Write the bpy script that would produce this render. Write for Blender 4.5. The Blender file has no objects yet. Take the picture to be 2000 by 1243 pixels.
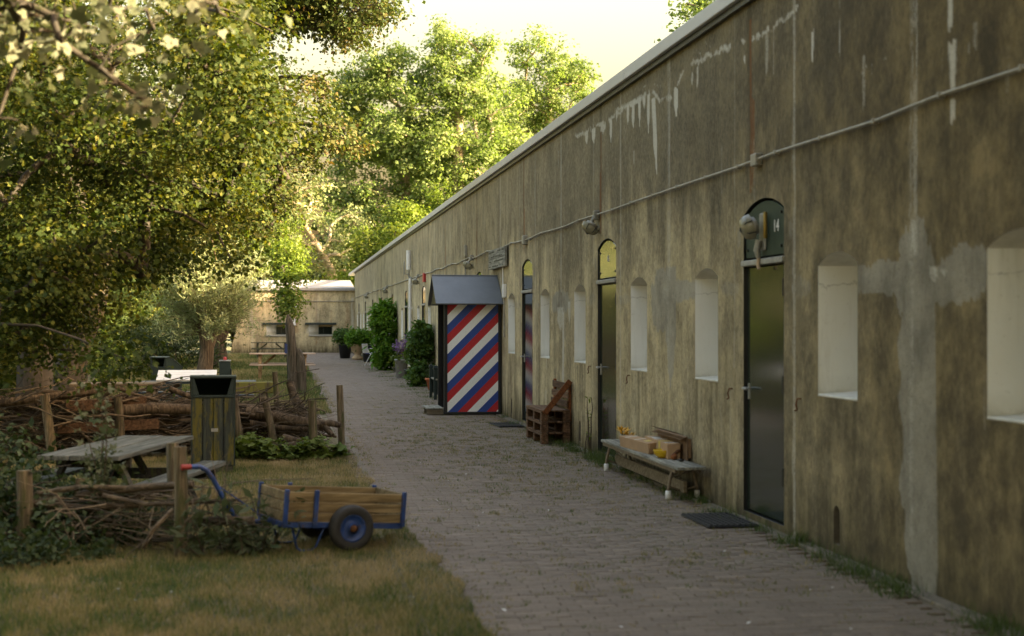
import bpy, bmesh, math, random
import numpy as np
from mathutils import Vector, Matrix
random.seed(7); RNG = np.random.default_rng(11)
scene = bpy.context.scene
COL = scene.collection
R = math.radians

# ------------------------------------------------------------------ camera
cam_d = bpy.data.cameras.new('camera'); cam = bpy.data.objects.new('camera', cam_d); COL.objects.link(cam)
cam.location = (0, 0, 1.6)
cam.rotation_euler = (R(90), 0, -math.atan(447 / 2778))
cam_d.sensor_width = 36; cam_d.lens = 50.0; cam_d.shift_y = 0.00425
cam_d.clip_start = 0.05; cam_d.clip_end = 3000
cam_d.dof.use_dof = True; cam_d.dof.focus_distance = 25.0; cam_d.dof.aperture_fstop = 2.2
scene.camera = cam

# ------------------------------------------------------------------ sky, sun, exposure
SUN_EL, SUN_AZ = R(17.5), R(110)          # azimuth clockwise from +Y: low over the barrack roof on the right
world = bpy.data.worlds.new('World'); scene.world = world; world.use_nodes = True
wn, wl = world.node_tree.nodes, world.node_tree.links
bg = wn['Background']
sky = wn.new('ShaderNodeTexSky'); sky.sky_type = 'NISHITA'; sky.sun_disc = False
sky.sun_elevation = SUN_EL; sky.sun_rotation = SUN_AZ
sky.air_density = 2.0; sky.dust_density = 10.0; sky.ozone_density = 0.6
warm = wn.new('ShaderNodeMix'); warm.data_type = 'RGBA'; warm.blend_type = 'MULTIPLY'
warm.inputs['Factor'].default_value = 1.0; warm.inputs['B'].default_value = (1.0, 0.945, 1.01, 1)
wl.new(sky.outputs[0], warm.inputs['A']); wl.new(warm.outputs['Result'], bg.inputs['Color'])
bg.inputs['Strength'].default_value = 0.10
sd = bpy.data.lights.new('sun', 'SUN'); sun = bpy.data.objects.new('sun', sd); COL.objects.link(sun)
sd.energy = 3.8; sd.angle = R(0.6); sd.color = (1.0, 0.81, 0.50)
to_sun = Vector((math.sin(SUN_AZ) * math.cos(SUN_EL), math.cos(SUN_AZ) * math.cos(SUN_EL), math.sin(SUN_EL)))
sun.rotation_euler = to_sun.to_track_quat('Z', 'Y').to_euler(); sun.location = to_sun * 60
vs = scene.view_settings
vs.view_transform = 'Standard'; vs.look = 'None'; vs.gamma = 1.0; vs.exposure = 3.25
cy = scene.cycles
cy.use_denoising = True; cy.max_bounces = 8; cy.diffuse_bounces = 4; cy.glossy_bounces = 3
cy.transmission_bounces = 4; cy.transparent_max_bounces = 6; cy.sample_clamp_indirect = 6

# ------------------------------------------------------------------ material helpers
MATS = {}
def nodes_of(name):
    m = bpy.data.materials.new(name); m.use_nodes = True
    nt = m.node_tree; MATS[name] = m
    return m, nt, nt.nodes['Principled BSDF']
def N(nt, t, **kw):
    n = nt.nodes.new(t)
    for k, v in kw.items():
        if k in n.inputs.keys() if isinstance(k, str) and k[0].isupper() else False: n.inputs[k].default_value = v
        else: setattr(n, k, v)
    return n
def rgb(c): return (c[0], c[1], c[2], 1)
def noise(nt, scale=5, detail=4, rough=0.6, vec=None, dist=0.0):
    n = nt.nodes.new('ShaderNodeTexNoise'); n.inputs['Scale'].default_value = scale
    n.inputs['Detail'].default_value = detail; n.inputs['Roughness'].default_value = rough; n.inputs['Distortion'].default_value = dist
    if vec is not None: nt.links.new(vec, n.inputs['Vector'])
    return n.outputs['Fac']
def ramp(nt, fac, stops):
    r = nt.nodes.new('ShaderNodeValToRGB'); e = r.color_ramp.elements
    while len(e) < len(stops): e.new(0.5)
    for i, (p, c) in enumerate(stops):
        e[i].position = p; e[i].color = rgb(c) if not isinstance(c, (int, float)) else (c, c, c, 1)
    nt.links.new(fac, r.inputs['Fac']); return r.outputs['Color']
def mix(nt, fac, a, b, mode='MIX'):
    m = nt.nodes.new('ShaderNodeMix'); m.data_type = 'RGBA'; m.blend_type = mode
    for sock, v in (('Factor', fac), ('A', a), ('B', b)):
        if hasattr(v, 'is_linked') or isinstance(v, bpy.types.NodeSocket): nt.links.new(v, m.inputs[sock])
        elif sock == 'Factor': m.inputs[sock].default_value = v
        else: m.inputs[sock].default_value = rgb(v)
    return m.outputs['Result']
def math_n(nt, op, a, b=None, clamp=False):
    m = nt.nodes.new('ShaderNodeMath'); m.operation = op; m.use_clamp = clamp
    for i, v in enumerate((a, b)):
        if v is None: continue
        if isinstance(v, bpy.types.NodeSocket): nt.links.new(v, m.inputs[i])
        else: m.inputs[i].default_value = v
    return m.outputs[0]
def coords(nt, kind='Object', scale=(1, 1, 1), rot=(0, 0, 0)):
    t = nt.nodes.new('ShaderNodeTexCoord'); mp = nt.nodes.new('ShaderNodeMapping')
    mp.inputs['Scale'].default_value = scale; mp.inputs['Rotation'].default_value = rot
    nt.links.new(t.outputs[kind], mp.inputs['Vector']); return mp.outputs['Vector']
def world_coords(nt, scale=(1, 1, 1)):
    g = nt.nodes.new('ShaderNodeNewGeometry'); mp = nt.nodes.new('ShaderNodeMapping')
    mp.inputs['Scale'].default_value = scale
    nt.links.new(g.outputs['Position'], mp.inputs['Vector']); return mp.outputs['Vector']
def bump(nt, bsdf, h, strength=0.3, dist=0.02):
    b = nt.nodes.new('ShaderNodeBump'); b.inputs['Strength'].default_value = strength; b.inputs['Distance'].default_value = dist
    nt.links.new(h, b.inputs['Height']); nt.links.new(b.outputs[0], bsdf.inputs['Normal'])
def attr(nt, name, out='Fac'):
    a = nt.nodes.new('ShaderNodeAttribute'); a.attribute_name = name; return a.outputs[out]
def objrand(nt): return nt.nodes.new('ShaderNodeObjectInfo').outputs['Random']

def mat_simple(name, col, rough=0.6, metal=0.0, var=0.25, scale=8, stretch=(1, 1, 1), bumpv=0.15, spec=0.5):
    """plain surface with mottled tone and fine relief"""
    m, nt, b = nodes_of(name)
    v = coords(nt, 'Object', stretch)
    n = noise(nt, scale, 6, 0.65, v)
    lo = [c * (1 - var) for c in col]; hi = [min(1, c * (1 + var)) for c in col]
    nt.links.new(ramp(nt, n, [(0.3, lo), (0.7, hi)]), b.inputs['Base Color'])
    b.inputs['Roughness'].default_value = rough; b.inputs['Metallic'].default_value = metal
    b.inputs['Specular IOR Level'].default_value = spec
    if bumpv: bump(nt, b, n, bumpv, 0.01)
    return m
def mat_wood(name, dark, light, rough=0.8, axis=0, moss=None, moss_amt=0.5, scale=1.0):
    """weathered plank: long grain along one object axis, tone differs from plank to plank"""
    m, nt, b = nodes_of(name)
    s = [14 * scale] * 3; s[axis] = 0.9 * scale
    v = coords(nt, 'Object', s)
    r = objrand(nt)
    off = nt.nodes.new('ShaderNodeVectorMath'); off.operation = 'ADD'; nt.links.new(v, off.inputs[0])
    cm = nt.nodes.new('ShaderNodeCombineXYZ')
    for i in range(3): nt.links.new(math_n(nt, 'MULTIPLY', r, 37.0 + 11 * i), cm.inputs[i])
    nt.links.new(cm.outputs[0], off.inputs[1])
    g = noise(nt, 2.2, 8, 0.7, off.outputs[0], 0.6)
    c = ramp(nt, g, [(0.28, [x * 0.55 for x in dark]), (0.45, dark), (0.62, light), (0.8, [x * 1.15 for x in light])])
    tone = math_n(nt, 'ADD', math_n(nt, 'MULTIPLY', r, 0.5), 0.75)
    cc = nt.nodes.new('ShaderNodeCombineColor')
    for i in range(3): nt.links.new(tone, cc.inputs[i])
    c = mix(nt, 1.0, c, cc.outputs[0], 'MULTIPLY')
    if moss:
        vm = coords(nt, 'Object', (6, 6, 1.2))
        mm = ramp(nt, noise(nt, 2.5, 6, 0.7, vm), [(0.62 - 0.3 * moss_amt, 0), (0.72 - 0.3 * moss_amt, 1)])
        c = mix(nt, mm, c, moss)
    nt.links.new(c, b.inputs['Base Color']); b.inputs['Roughness'].default_value = rough
    b.inputs['Specular IOR Level'].default_value = 0.3
    bump(nt, b, g, 0.5, 0.004)
    return m
def mat_leaf(name, c0, c1, c2, trans=0.35, rough=0.5, tc=None):
    """leaf: tone runs from leaf to leaf (face attribute), light shines through"""
    m, nt, b = nodes_of(name)
    t = attr(nt, 'tone')
    c = ramp(nt, t, [(0.0, c0), (0.5, c1), (1.0, c2)])
    nt.links.new(c, b.inputs['Base Color']); b.inputs['Roughness'].default_value = rough + 0.15
    b.inputs['Specular IOR Level'].default_value = 0.18
    tr = nt.nodes.new('ShaderNodeBsdfTranslucent')
    nt.links.new(mix(nt, 1.0, c, tc or (1.3, 1.3, 0.45), 'MULTIPLY'), tr.inputs['Color'])
    ms = nt.nodes.new('ShaderNodeMixShader'); ms.inputs[0].default_value = trans
    nt.links.new(b.outputs[0], ms.inputs[1]); nt.links.new(tr.outputs[0], ms.inputs[2])
    nt.links.new(ms.outputs[0], nt.nodes['Material Output'].inputs['Surface'])
    return m

# ------------------------------------------------------------------ materials
def build_wall_material(name, upper_dark=True):
    """old rendered concrete: ochre flecks over brown grime, black top, damp foot, plus the marks painted on the mesh"""
    m, nt, b = nodes_of(name)
    P = world_coords(nt)
    sep = nt.nodes.new('ShaderNodeSeparateXYZ'); nt.links.new(P, sep.inputs[0])
    z, Y = sep.outputs['Z'], sep.outputs['Y']
    streak = noise(nt, 1.0, 8, 0.68, world_coords(nt, (8, 8, 0.8)))
    wide = noise(nt, 1.0, 6, 0.66, world_coords(nt, (1.5, 1.5, 0.6)))
    mott = noise(nt, 1.0, 9, 0.74, world_coords(nt, (3.0, 3.0, 2.4)))
    fine = noise(nt, 1.0, 8, 0.8, world_coords(nt, (34, 34, 20)))
    grit = noise(nt, 60, 5, 0.8, P)
    c = ramp(nt, streak, [(0.34, (0.38, 0.312, 0.182)), (0.46, (0.49, 0.408, 0.245)), (0.58, (0.57, 0.48, 0.30)), (0.72, (0.66, 0.575, 0.385))])
    c = mix(nt, ramp(nt, wide, [(0.44, 0.0), (0.60, 0.7)]), c, (0.26, 0.214, 0.13))
    c = mix(nt, ramp(nt, mott, [(0.51, 0.0), (0.60, 0.55)]), c, (0.20, 0.16, 0.093))
    c = mix(nt, ramp(nt, mott, [(0.40, 0.6), (0.48, 0.0)]), c, (0.66, 0.545, 0.315))
    c = mix(nt, ramp(nt, fine, [(0.52, 0.0), (0.62, 0.65)]), c, (0.145, 0.113, 0.062))
    c = mix(nt, ramp(nt, fine, [(0.38, 0.75), (0.45, 0.0)]), c, (0.62, 0.50, 0.27))
    if upper_dark:                                   # grime under the coping runs down in streaks; near bays dirtier, with shade mixed into their colour
        hz = math_n(nt, 'ADD', z, math_n(nt, 'MULTIPLY', math_n(nt, 'SUBTRACT', streak, 0.5), 2.2))
        hz = math_n(nt, 'ADD', hz, math_n(nt, 'MULTIPLY', math_n(nt, 'SUBTRACT', wide, 0.5), 3.4))
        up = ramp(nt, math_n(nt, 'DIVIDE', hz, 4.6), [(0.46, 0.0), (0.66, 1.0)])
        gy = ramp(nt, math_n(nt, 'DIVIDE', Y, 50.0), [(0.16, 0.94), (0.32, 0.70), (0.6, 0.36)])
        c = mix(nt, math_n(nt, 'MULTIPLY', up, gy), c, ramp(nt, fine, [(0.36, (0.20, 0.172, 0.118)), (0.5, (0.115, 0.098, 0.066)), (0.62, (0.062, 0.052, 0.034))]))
        ny = ramp(nt, math_n(nt, 'DIVIDE', math_n(nt, 'ADD', Y, math_n(nt, 'MULTIPLY', math_n(nt, 'SUBTRACT', wide, 0.5), 9.0)), 20.0), [(0.42, 0.86), (0.70, 0.0)])  # darkens the near end: shade put into the wall colour on top of grime
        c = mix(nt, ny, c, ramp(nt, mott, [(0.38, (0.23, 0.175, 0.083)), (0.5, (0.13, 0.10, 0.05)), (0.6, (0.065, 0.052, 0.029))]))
    lowm = ramp(nt, math_n(nt, 'ADD', z, math_n(nt, 'MULTIPLY', math_n(nt, 'SUBTRACT', streak, 0.5), 1.1)), [(0.0, 0.9), (0.22, 0.5), (0.55, 0.0)])
    c = mix(nt, lowm, c, ramp(nt, mott, [(0.4, (0.115, 0.095, 0.046)), (0.6, (0.055, 0.045, 0.025))]))
    st = nt.nodes.new('ShaderNodeAttribute'); st.attribute_name = 'stain'
    ss = nt.nodes.new('ShaderNodeSeparateColor'); nt.links.new(st.outputs['Color'], ss.inputs[0])
    brk = math_n(nt, 'ADD', math_n(nt, 'MULTIPLY', math_n(nt, 'SUBTRACT', fine, 0.5), 1.1), math_n(nt, 'MULTIPLY', math_n(nt, 'SUBTRACT', grit, 0.5), 0.5))
    def broken(s, lo, hi, amt=1.0):
        on = ramp(nt, math_n(nt, 'ADD', s, math_n(nt, 'MULTIPLY', brk, 0.9)), [(lo, 0.0), (hi, amt)])
        return math_n(nt, 'MULTIPLY', on, ramp(nt, s, [(0.0, 0.0), (0.06, 1.0)]))
    c = mix(nt, broken(ss.outputs[1], 0.28, 0.80, 0.78), c, ramp(nt, mott, [(0.36, (0.37, 0.345, 0.28)), (0.5, (0.30, 0.28, 0.225)), (0.64, (0.21, 0.192, 0.15))]))
    c = mix(nt, st.outputs['Alpha'], c, (0.055, 0.048, 0.026))
    c = mix(nt, broken(ss.outputs[2], 0.15, 0.75, 0.9), c, (0.21, 0.075, 0.018))
    c = mix(nt, broken(ss.outputs[0], 0.18, 0.72, 0.95), c, mix(nt, grit, (0.44, 0.41, 0.33), (0.66, 0.63, 0.54)))
    c = mix(nt, ramp(nt, grit, [(0.36, 0.55), (0.45, 0.0)]), c, (0.085, 0.068, 0.038))
    nt.links.new(c, b.inputs['Base Color']); b.inputs['Roughness'].default_value = 0.92
    b.inputs['Specular IOR Level'].default_value = 0.2
    bump(nt, b, math_n(nt, 'ADD', math_n(nt, 'MULTIPLY', grit, 0.6), math_n(nt, 'ADD', fine, mott)), 0.55, 0.014)
    return m
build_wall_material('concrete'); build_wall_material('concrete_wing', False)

m, nt, b = nodes_of('white_reveal')
v = world_coords(nt); n1 = noise(nt, 1.3, 5, 0.6, v); n2 = noise(nt, 1.0, 6, 0.7, world_coords(nt, (14, 14, 1.2)))
c = ramp(nt, n1, [(0.3, (0.79, 0.77, 0.70)), (0.7, (0.86, 0.84, 0.78))])
c = mix(nt, ramp(nt, n2, [(0.52, 0.0), (0.74, 0.35)]), c, (0.50, 0.46, 0.36))
spz = nt.nodes.new('ShaderNodeSeparateXYZ'); nt.links.new(v, spz.inputs[0]); zz_ = math_n(nt, 'ADD', spz.outputs['Z'], math_n(nt, 'MULTIPLY', math_n(nt, 'SUBTRACT', noise(nt, 7, 4, 0.7, v), 0.5), 0.16))
c = mix(nt, ramp(nt, math_n(nt, 'SUBTRACT', zz_, 1.0), [(0.06, 0.6), (0.14, 0.15), (0.25, 0.0)]), c, (0.26, 0.235, 0.15))
c = mix(nt, ramp(nt, math_n(nt, 'ABSOLUTE', math_n(nt, 'SUBTRACT', zz_, 1.87)), [(0.0, 0.5), (0.006, 0.0)]), c, (0.22, 0.20, 0.16))
c = mix(nt, ramp(nt, noise(nt, 28, 5, 0.75, v), [(0.62, 0.0), (0.70, 0.4)]), c, (0.42, 0.38, 0.29))
nt.links.new(c, b.inputs['Base Color']); b.inputs['Roughness'].default_value = 0.75; bump(nt, b, noise(nt, 60, 3, 0.6, v), 0.15, 0.004)

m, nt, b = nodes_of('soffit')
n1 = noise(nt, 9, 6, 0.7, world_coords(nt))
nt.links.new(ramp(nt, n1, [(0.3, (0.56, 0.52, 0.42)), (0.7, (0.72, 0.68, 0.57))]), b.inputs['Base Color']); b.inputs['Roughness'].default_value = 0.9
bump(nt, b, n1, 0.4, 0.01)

def gloss_door(name, col, rough):
    m, nt, b = nodes_of(name)
    v = coords(nt, 'Object', (1, 1, 1))
    n = noise(nt, 1.0, 5, 0.6, coords(nt, 'Object', (1, 30, 1.0)))
    nt.links.new(ramp(nt, noise(nt, 5, 5, 0.6, v), [(0.3, [x * 0.8 for x in col]), (0.7, [x * 1.2 for x in col])]), b.inputs['Base Color'])
    nt.links.new(math_n(nt, 'ADD', math_n(nt, 'MULTIPLY', n, 0.10), rough - 0.05), b.inputs['Roughness'])
    b.inputs['Specular IOR Level'].default_value = 0.8; b.inputs['Coat Weight'].default_value = 0.5 if rough < 0.4 else 0.0; b.inputs['Coat Roughness'].default_value = rough
    bump(nt, b, noise(nt, 1.0, 4, 0.6, coords(nt, 'Object', (1, 7, 1.3))), 0.05, 0.02)
gloss_door('door_green', (0.016, 0.024, 0.016), 0.12)
gloss_door('panel_green', (0.036, 0.052, 0.034), 0.6)
MATS['panel_green'].node_tree.nodes['Principled BSDF'].inputs['Specular IOR Level'].default_value = 0.25
mat_simple('black_frame', (0.012, 0.013, 0.014), 0.4, 0, 0.3)
mat_simple('lintel_bar', (0.30, 0.29, 0.25), 0.6, 0, 0.35, 20)
mat_simple('fascia', (0.50, 0.50, 0.50), 0.45, 0.2, 0.06, 3, (1, 0.3, 1), 0.05)
mat_simple('roof_felt', (0.27, 0.26, 0.245), 0.8, 0, 0.2, 3)
mat_simple('conduit_grey', (0.30, 0.28, 0.23), 0.5, 0.1, 0.25, 12)
mat_simple('galvanised', (0.42, 0.43, 0.43), 0.42, 0.7, 0.25, 14)
mat_simple('lamp_body', (0.26, 0.25, 0.22), 0.45, 0.35, 0.3, 18)
mat_simple('brass', (0.28, 0.19, 0.05), 0.4, 0.7, 0.3)
mat_simple('rust', (0.13, 0.055, 0.02), 0.85, 0.2, 0.5, 25)
mat_simple('white_paint', (0.72, 0.71, 0.68), 0.5, 0, 0.08)
mat_simple('red_box', (0.40, 0.03, 0.03), 0.45, 0, 0.1)
m, nt, b = nodes_of('lamp_glass'); b.inputs['Base Color'].default_value = (0.36, 0.34, 0.24, 1); b.inputs['Roughness'].default_value = 0.15
b.inputs['Transmission Weight'].default_value = 0.35; b.inputs['Coat Weight'].default_value = 0.5
m, nt, b = nodes_of('window_glass'); b.inputs['Base Color'].default_value = (0.02, 0.025, 0.025, 1); b.inputs['Roughness'].default_value = 0.05
mat_simple('cream_blind', (0.45, 0.33, 0.16), 0.7)
mat_simple('dark_green_paint', (0.013, 0.024, 0.021), 0.42, 0, 0.25, 10)
mat_simple('dark_blue_paint', (0.020, 0.036, 0.052), 0.45, 0, 0.25, 10)
mat_simple('sentry_black', (0.010, 0.011, 0.012), 0.45, 0, 0.3, 10)
mat_simple('sentry_roof', (0.12, 0.128, 0.136), 0.42, 0.0, 0.12, 4, (1, 1, 1), 0.08)
m, nt, b = nodes_of('sentry_stripes')
v = coords(nt, 'Object'); sp = nt.nodes.new('ShaderNodeSeparateXYZ'); nt.links.new(v, sp.inputs[0])
t = math_n(nt, 'SUBTRACT', sp.outputs['Z'], math_n(nt, 'MULTIPLY', math_n(nt, 'ADD', sp.outputs['X'], 0.46), 1.0))
t = math_n(nt, 'ADD', t, 0.505 * 20 - 0.036)
t = math_n(nt, 'DIVIDE', math_n(nt, 'MODULO', t, 0.505), 0.505)
cr = nt.nodes.new('ShaderNodeValToRGB'); cr.color_ramp.interpolation = 'CONSTANT'; e = cr.color_ramp.elements
e[0].position = 0; e[0].color = (0.018, 0.055, 0.21, 1); e.new(0.3333).color = (0.62, 0.61, 0.58, 1)
e[1].position = 0.3333; e[2].position = 0.6666
for el, ccol in zip(e, ((0.84, 0.83, 0.79, 1), (0.46, 0.016, 0.022, 1), (0.020, 0.060, 0.27, 1))): el.color = ccol
nt.links.new(t, cr.inputs['Fac'])
sn = noise(nt, 40, 4, 0.6, v)
c = mix(nt, ramp(nt, sn, [(0.5, 0.0), (0.9, 0.35)]), cr.outputs[0], (0.2, 0.18, 0.16))
nt.links.new(c, b.inputs['Base Color']); b.inputs['Roughness'].default_value = 0.45; bump(nt, b, sn, 0.1, 0.004)

mat_wood('pallet_wood', (0.085, 0.045, 0.022), (0.19, 0.105, 0.055), 0.8, 1)
mat_wood('pallet_orange', (0.16, 0.055, 0.018), (0.28, 0.10, 0.03), 0.75, 1)
mat_wood('grey_wood', (0.065, 0.068, 0.056), (0.145, 0.147, 0.125), 0.8, 0)
mat_wood('grey_wood_y', (0.15, 0.145, 0.12), (0.31, 0.30, 0.25), 0.8, 1)
mat_wood('dark_wood', (0.03, 0.028, 0.022), (0.075, 0.068, 0.05), 0.85, 0, (0.06, 0.07, 0.02), 0.4)
mat_wood('pink_wood', (0.38, 0.27, 0.19), (0.55, 0.42, 0.31), 0.7, 0)
mat_wood('pine_wood', (0.20, 0.12, 0.05), (0.32, 0.21, 0.10), 0.7, 2)
mat_wood('table_wood', (0.13, 0.10, 0.06), (0.25, 0.20, 0.13), 0.8, 0)
mat_wood('cart_wood', (0.15, 0.102, 0.044), (0.28, 0.20, 0.095), 0.75, 0)
mat_wood('post_wood', (0.085, 0.065, 0.038), (0.20, 0.155, 0.095), 0.85, 2, (0.07, 0.075, 0.025), 0.35)
mat_wood('bark', (0.06, 0.042, 0.026), (0.165, 0.12, 0.075), 0.9, 2, None, 0, 0.8)
mat_wood('branch_wood', (0.075, 0.053, 0.031), (0.20, 0.145, 0.09), 0.85, 0, None, 0, 0.8)
mat_wood('beam_moss', (0.09, 0.075, 0.04), (0.20, 0.17, 0.10), 0.85, 0, (0.16, 0.15, 0.035), 0.7)
mat_wood('bin_plank', (0.020, 0.024, 0.020), (0.045, 0.05, 0.035), 0.7, 2, (0.105, 0.088, 0.013), 0.45)
mat_wood('stump_wood', (0.075, 0.06, 0.042), (0.17, 0.14, 0.10), 0.9, 2)
m, nt, b = nodes_of('twig')
nt.links.new(ramp(nt, attr(nt, 'tone'), [(0.0, (0.030, 0.022, 0.013)), (0.5, (0.085, 0.060, 0.034)), (1.0, (0.22, 0.165, 0.10))]), b.inputs['Base Color']); b.inputs['Roughness'].default_value = 0.85
mat_simple('tree_bark', (0.042, 0.034, 0.023), 0.9, 0, 0.5, 14, (1, 1, 0.3), 0.8)
mat_simple('pale_bark', (0.30, 0.25, 0.17), 0.85, 0, 0.35, 9, (1, 1, 0.4), 0.5)
m = mat_simple('lichen_bark', (0.045, 0.035, 0.022), 0.9, 0, 0.5, 14, (1, 1, 0.3), 0.8)
nt = m.node_tree; b = nt.nodes['Principled BSDF']; old = b.inputs['Base Color'].links[0].from_socket
nt.links.new(mix(nt, ramp(nt, noise(nt, 3.0, 5, 0.6, coords(nt)), [(0.54, 0), (0.62, 0.7)]), old, (0.10, 0.07, 0.016)), b.inputs['Base Color'])

m = mat_simple('cart_blue', (0.014, 0.048, 0.18), 0.5, 0.0, 0.35, 16)
nt = m.node_tree; b = nt.nodes['Principled BSDF']; old = b.inputs['Base Color'].links[0].from_socket
c = mix(nt, ramp(nt, noise(nt, 26, 6, 0.75, coords(nt)), [(0.56, 0), (0.64, 0.9)]), old, (0.075, 0.045, 0.028))
nt.links.new(mix(nt, ramp(nt, noise(nt, 5, 5, 0.7, coords(nt)), [(0.48, 0), (0.7, 0.4)]), c, (0.13, 0.12, 0.10)), b.inputs['Base Color'])
mat_simple('tyre', (0.030, 0.027, 0.023), 0.75, 0, 0.3, 25)
mat_simple('red_grip', (0.28, 0.03, 0.02), 0.6, 0, 0.2)
mat_simple('rubber_mat', (0.012, 0.012, 0.013), 0.7, 0, 0.3, 30)
mat_simple('cardboard', (0.42, 0.27, 0.15), 0.8, 0, 0.12, 6, (1, 1, 1), 0.05)
mat_simple('cardboard_dark', (0.17, 0.10, 0.05), 0.85, 0, 0.15, 6)
mat_simple('tape', (0.55, 0.50, 0.42), 0.35, 0, 0.1)
mat_simple('yellow_tape', (0.55, 0.42, 0.08), 0.4, 0, 0.1)
mat_simple('yellow_plastic', (0.62, 0.40, 0.01), 0.35, 0, 0.06)
mat_simple('petal_yellow', (0.62, 0.33, 0.01), 0.6, 0, 0.2, 20)
mat_simple('steel_leg', (0.20, 0.155, 0.10), 0.55, 0.3, 0.4, 20)
mat_simple('white_tablecloth', (0.62, 0.61, 0.57), 0.8, 0, 0.08)
mat_simple('terracotta', (0.42, 0.12, 0.04), 0.8, 0, 0.2, 8)
mat_simple('grey_plastic', (0.36, 0.36, 0.36), 0.5, 0, 0.08)
mat_simple('dark_plastic', (0.025, 0.028, 0.033), 0.5, 0, 0.2)
mat_simple('urn_stone', (0.42, 0.30, 0.18), 0.85, 0, 0.2)
mat_simple('chair_blue', (0.03, 0.05, 0.16), 0.6, 0, 0.15)
mat_simple('edging', (0.15, 0.125, 0.09), 0.9, 0, 0.4, 12)
mat_simple('petal_white', (0.62, 0.60, 0.55), 0.6, 0, 0.1)

m, nt, b = nodes_of('brick')
t = attr(nt, 'tone')
v = world_coords(nt)
c = ramp(nt, t, [(0.0, (0.155, 0.120, 0.091)), (0.45, (0.200, 0.155, 0.117)), (0.8, (0.24, 0.188, 0.141)), (1.0, (0.295, 0.232, 0.171))])
gn = noise(nt, 45, 6, 0.75, v)
c = mix(nt, ramp(nt, gn, [(0.3, 0.5), (0.55, 0.0)]), c, (0.06, 0.05, 0.042))
c = mix(nt, ramp(nt, noise(nt, 0.8, 5, 0.65, v), [(0.50, 0.0), (0.75, 0.55)]), c, (0.22, 0.185, 0.14))
nt.links.new(c, b.inputs['Base Color']); b.inputs['Roughness'].default_value = 0.85; b.inputs['Specular IOR Level'].default_value = 0.3
bump(nt, b, gn, 0.3, 0.004)

m, nt, b = nodes_of('joint_sand')
v = world_coords(nt)
c = ramp(nt, noise(nt, 30, 5, 0.7, v), [(0.3, (0.10, 0.082, 0.056)), (0.7, (0.22, 0.178, 0.12))])
c = mix(nt, ramp(nt, noise(nt, 1.1, 5, 0.7, v), [(0.45, 0.0), (0.6, 0.85)]), c, (0.085, 0.095, 0.03))
nt.links.new(c, b.inputs['Base Color']); b.inputs['Roughness'].default_value = 0.95

m, nt, b = nodes_of('soil_lawn')
v = world_coords(nt)
c = ramp(nt, noise(nt, 0.9, 6, 0.7, v), [(0.34, (0.075, 0.085, 0.026)), (0.48, (0.15, 0.125, 0.055)), (0.66, (0.22, 0.165, 0.085))])
c = mix(nt, ramp(nt, noise(nt, 24, 6, 0.8, v), [(0.35, 0.75), (0.6, 0.0)]), c, (0.055, 0.045, 0.022))
nt.links.new(c, b.inputs['Base Color']); b.inputs['Roughness'].default_value = 0.95; bump(nt, b, noise(nt, 24, 6, 0.8, v), 0.8, 0.03)
m, nt, b = nodes_of('meadow')
v = world_coords(nt)
nt.links.new(ramp(nt, noise(nt, 0.3, 6, 0.7, v), [(0.35, (0.10, 0.12, 0.04)), (0.65, (0.21, 0.19, 0.09))]), b.inputs['Base Color']); b.inputs['Roughness'].default_value = 0.95
m, nt, b = nodes_of('grass_blade')
c = ramp(nt, attr(nt, 'tone'), [(0.0, (0.045, 0.085, 0.014)), (0.35, (0.11, 0.145, 0.03)), (0.6, (0.26, 0.21, 0.075)), (1.0, (0.42, 0.32, 0.16))])
nt.links.new(c, b.inputs['Base Color']); b.inputs['Roughness'].default_value = 0.7
tr = nt.nodes.new('ShaderNodeBsdfTranslucent'); nt.links.new(c, tr.inputs['Color']); ms = nt.nodes.new('ShaderNodeMixShader'); ms.inputs[0].default_value = 0.3
nt.links.new(b.outputs[0], ms.inputs[1]); nt.links.new(tr.outputs[0], ms.inputs[2]); nt.links.new(ms.outputs[0], nt.nodes['Material Output'].inputs['Surface'])

mat_leaf('leaf_oak', (0.014, 0.028, 0.006), (0.042, 0.064, 0.011), (0.145, 0.14, 0.024), 0.34, tc=(1.5, 1.4, 0.4))
mat_leaf('leaf_red', (0.03, 0.055, 0.012), (0.065, 0.09, 0.022), (0.125, 0.085, 0.032), 0.25)
mat_leaf('leaf_bright', (0.06, 0.10, 0.014), (0.125, 0.18, 0.026), (0.21, 0.24, 0.05), 0.40)
mat_leaf('leaf_poplar', (0.085, 0.132, 0.036), (0.17, 0.23, 0.072), (0.29, 0.34, 0.15), 0.45, tc=(1.1, 1.25, 0.5))
mat_leaf('leaf_willow', (0.13, 0.165, 0.07), (0.23, 0.265, 0.125), (0.36, 0.385, 0.21), 0.32, tc=(1.2, 1.2, 0.75))
mat_leaf('leaf_silver', (0.05, 0.07, 0.025), (0.11, 0.125, 0.072), (0.25, 0.25, 0.175), 0.25, tc=(1.1, 1.15, 0.7))
mat_leaf('leaf_shrub', (0.03, 0.068, 0.015), (0.07, 0.125, 0.028), (0.12, 0.175, 0.045), 0.30)
mat_leaf('leaf_vine', (0.05, 0.12, 0.012), (0.10, 0.20, 0.022), (0.17, 0.26, 0.035), 0.35)
mat_leaf('leaf_weed', (0.018, 0.032, 0.010), (0.038, 0.058, 0.022), (0.085, 0.11, 0.055), 0.25)
mat_leaf('leaf_lobed', (0.07, 0.115, 0.025), (0.125, 0.17, 0.04), (0.19, 0.22, 0.065), 0.3)
mat_leaf('petal_lilac', (0.16, 0.08, 0.20), (0.28, 0.17, 0.34), (0.40, 0.28, 0.44), 0.3, tc=(1, 1, 1))

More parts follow.
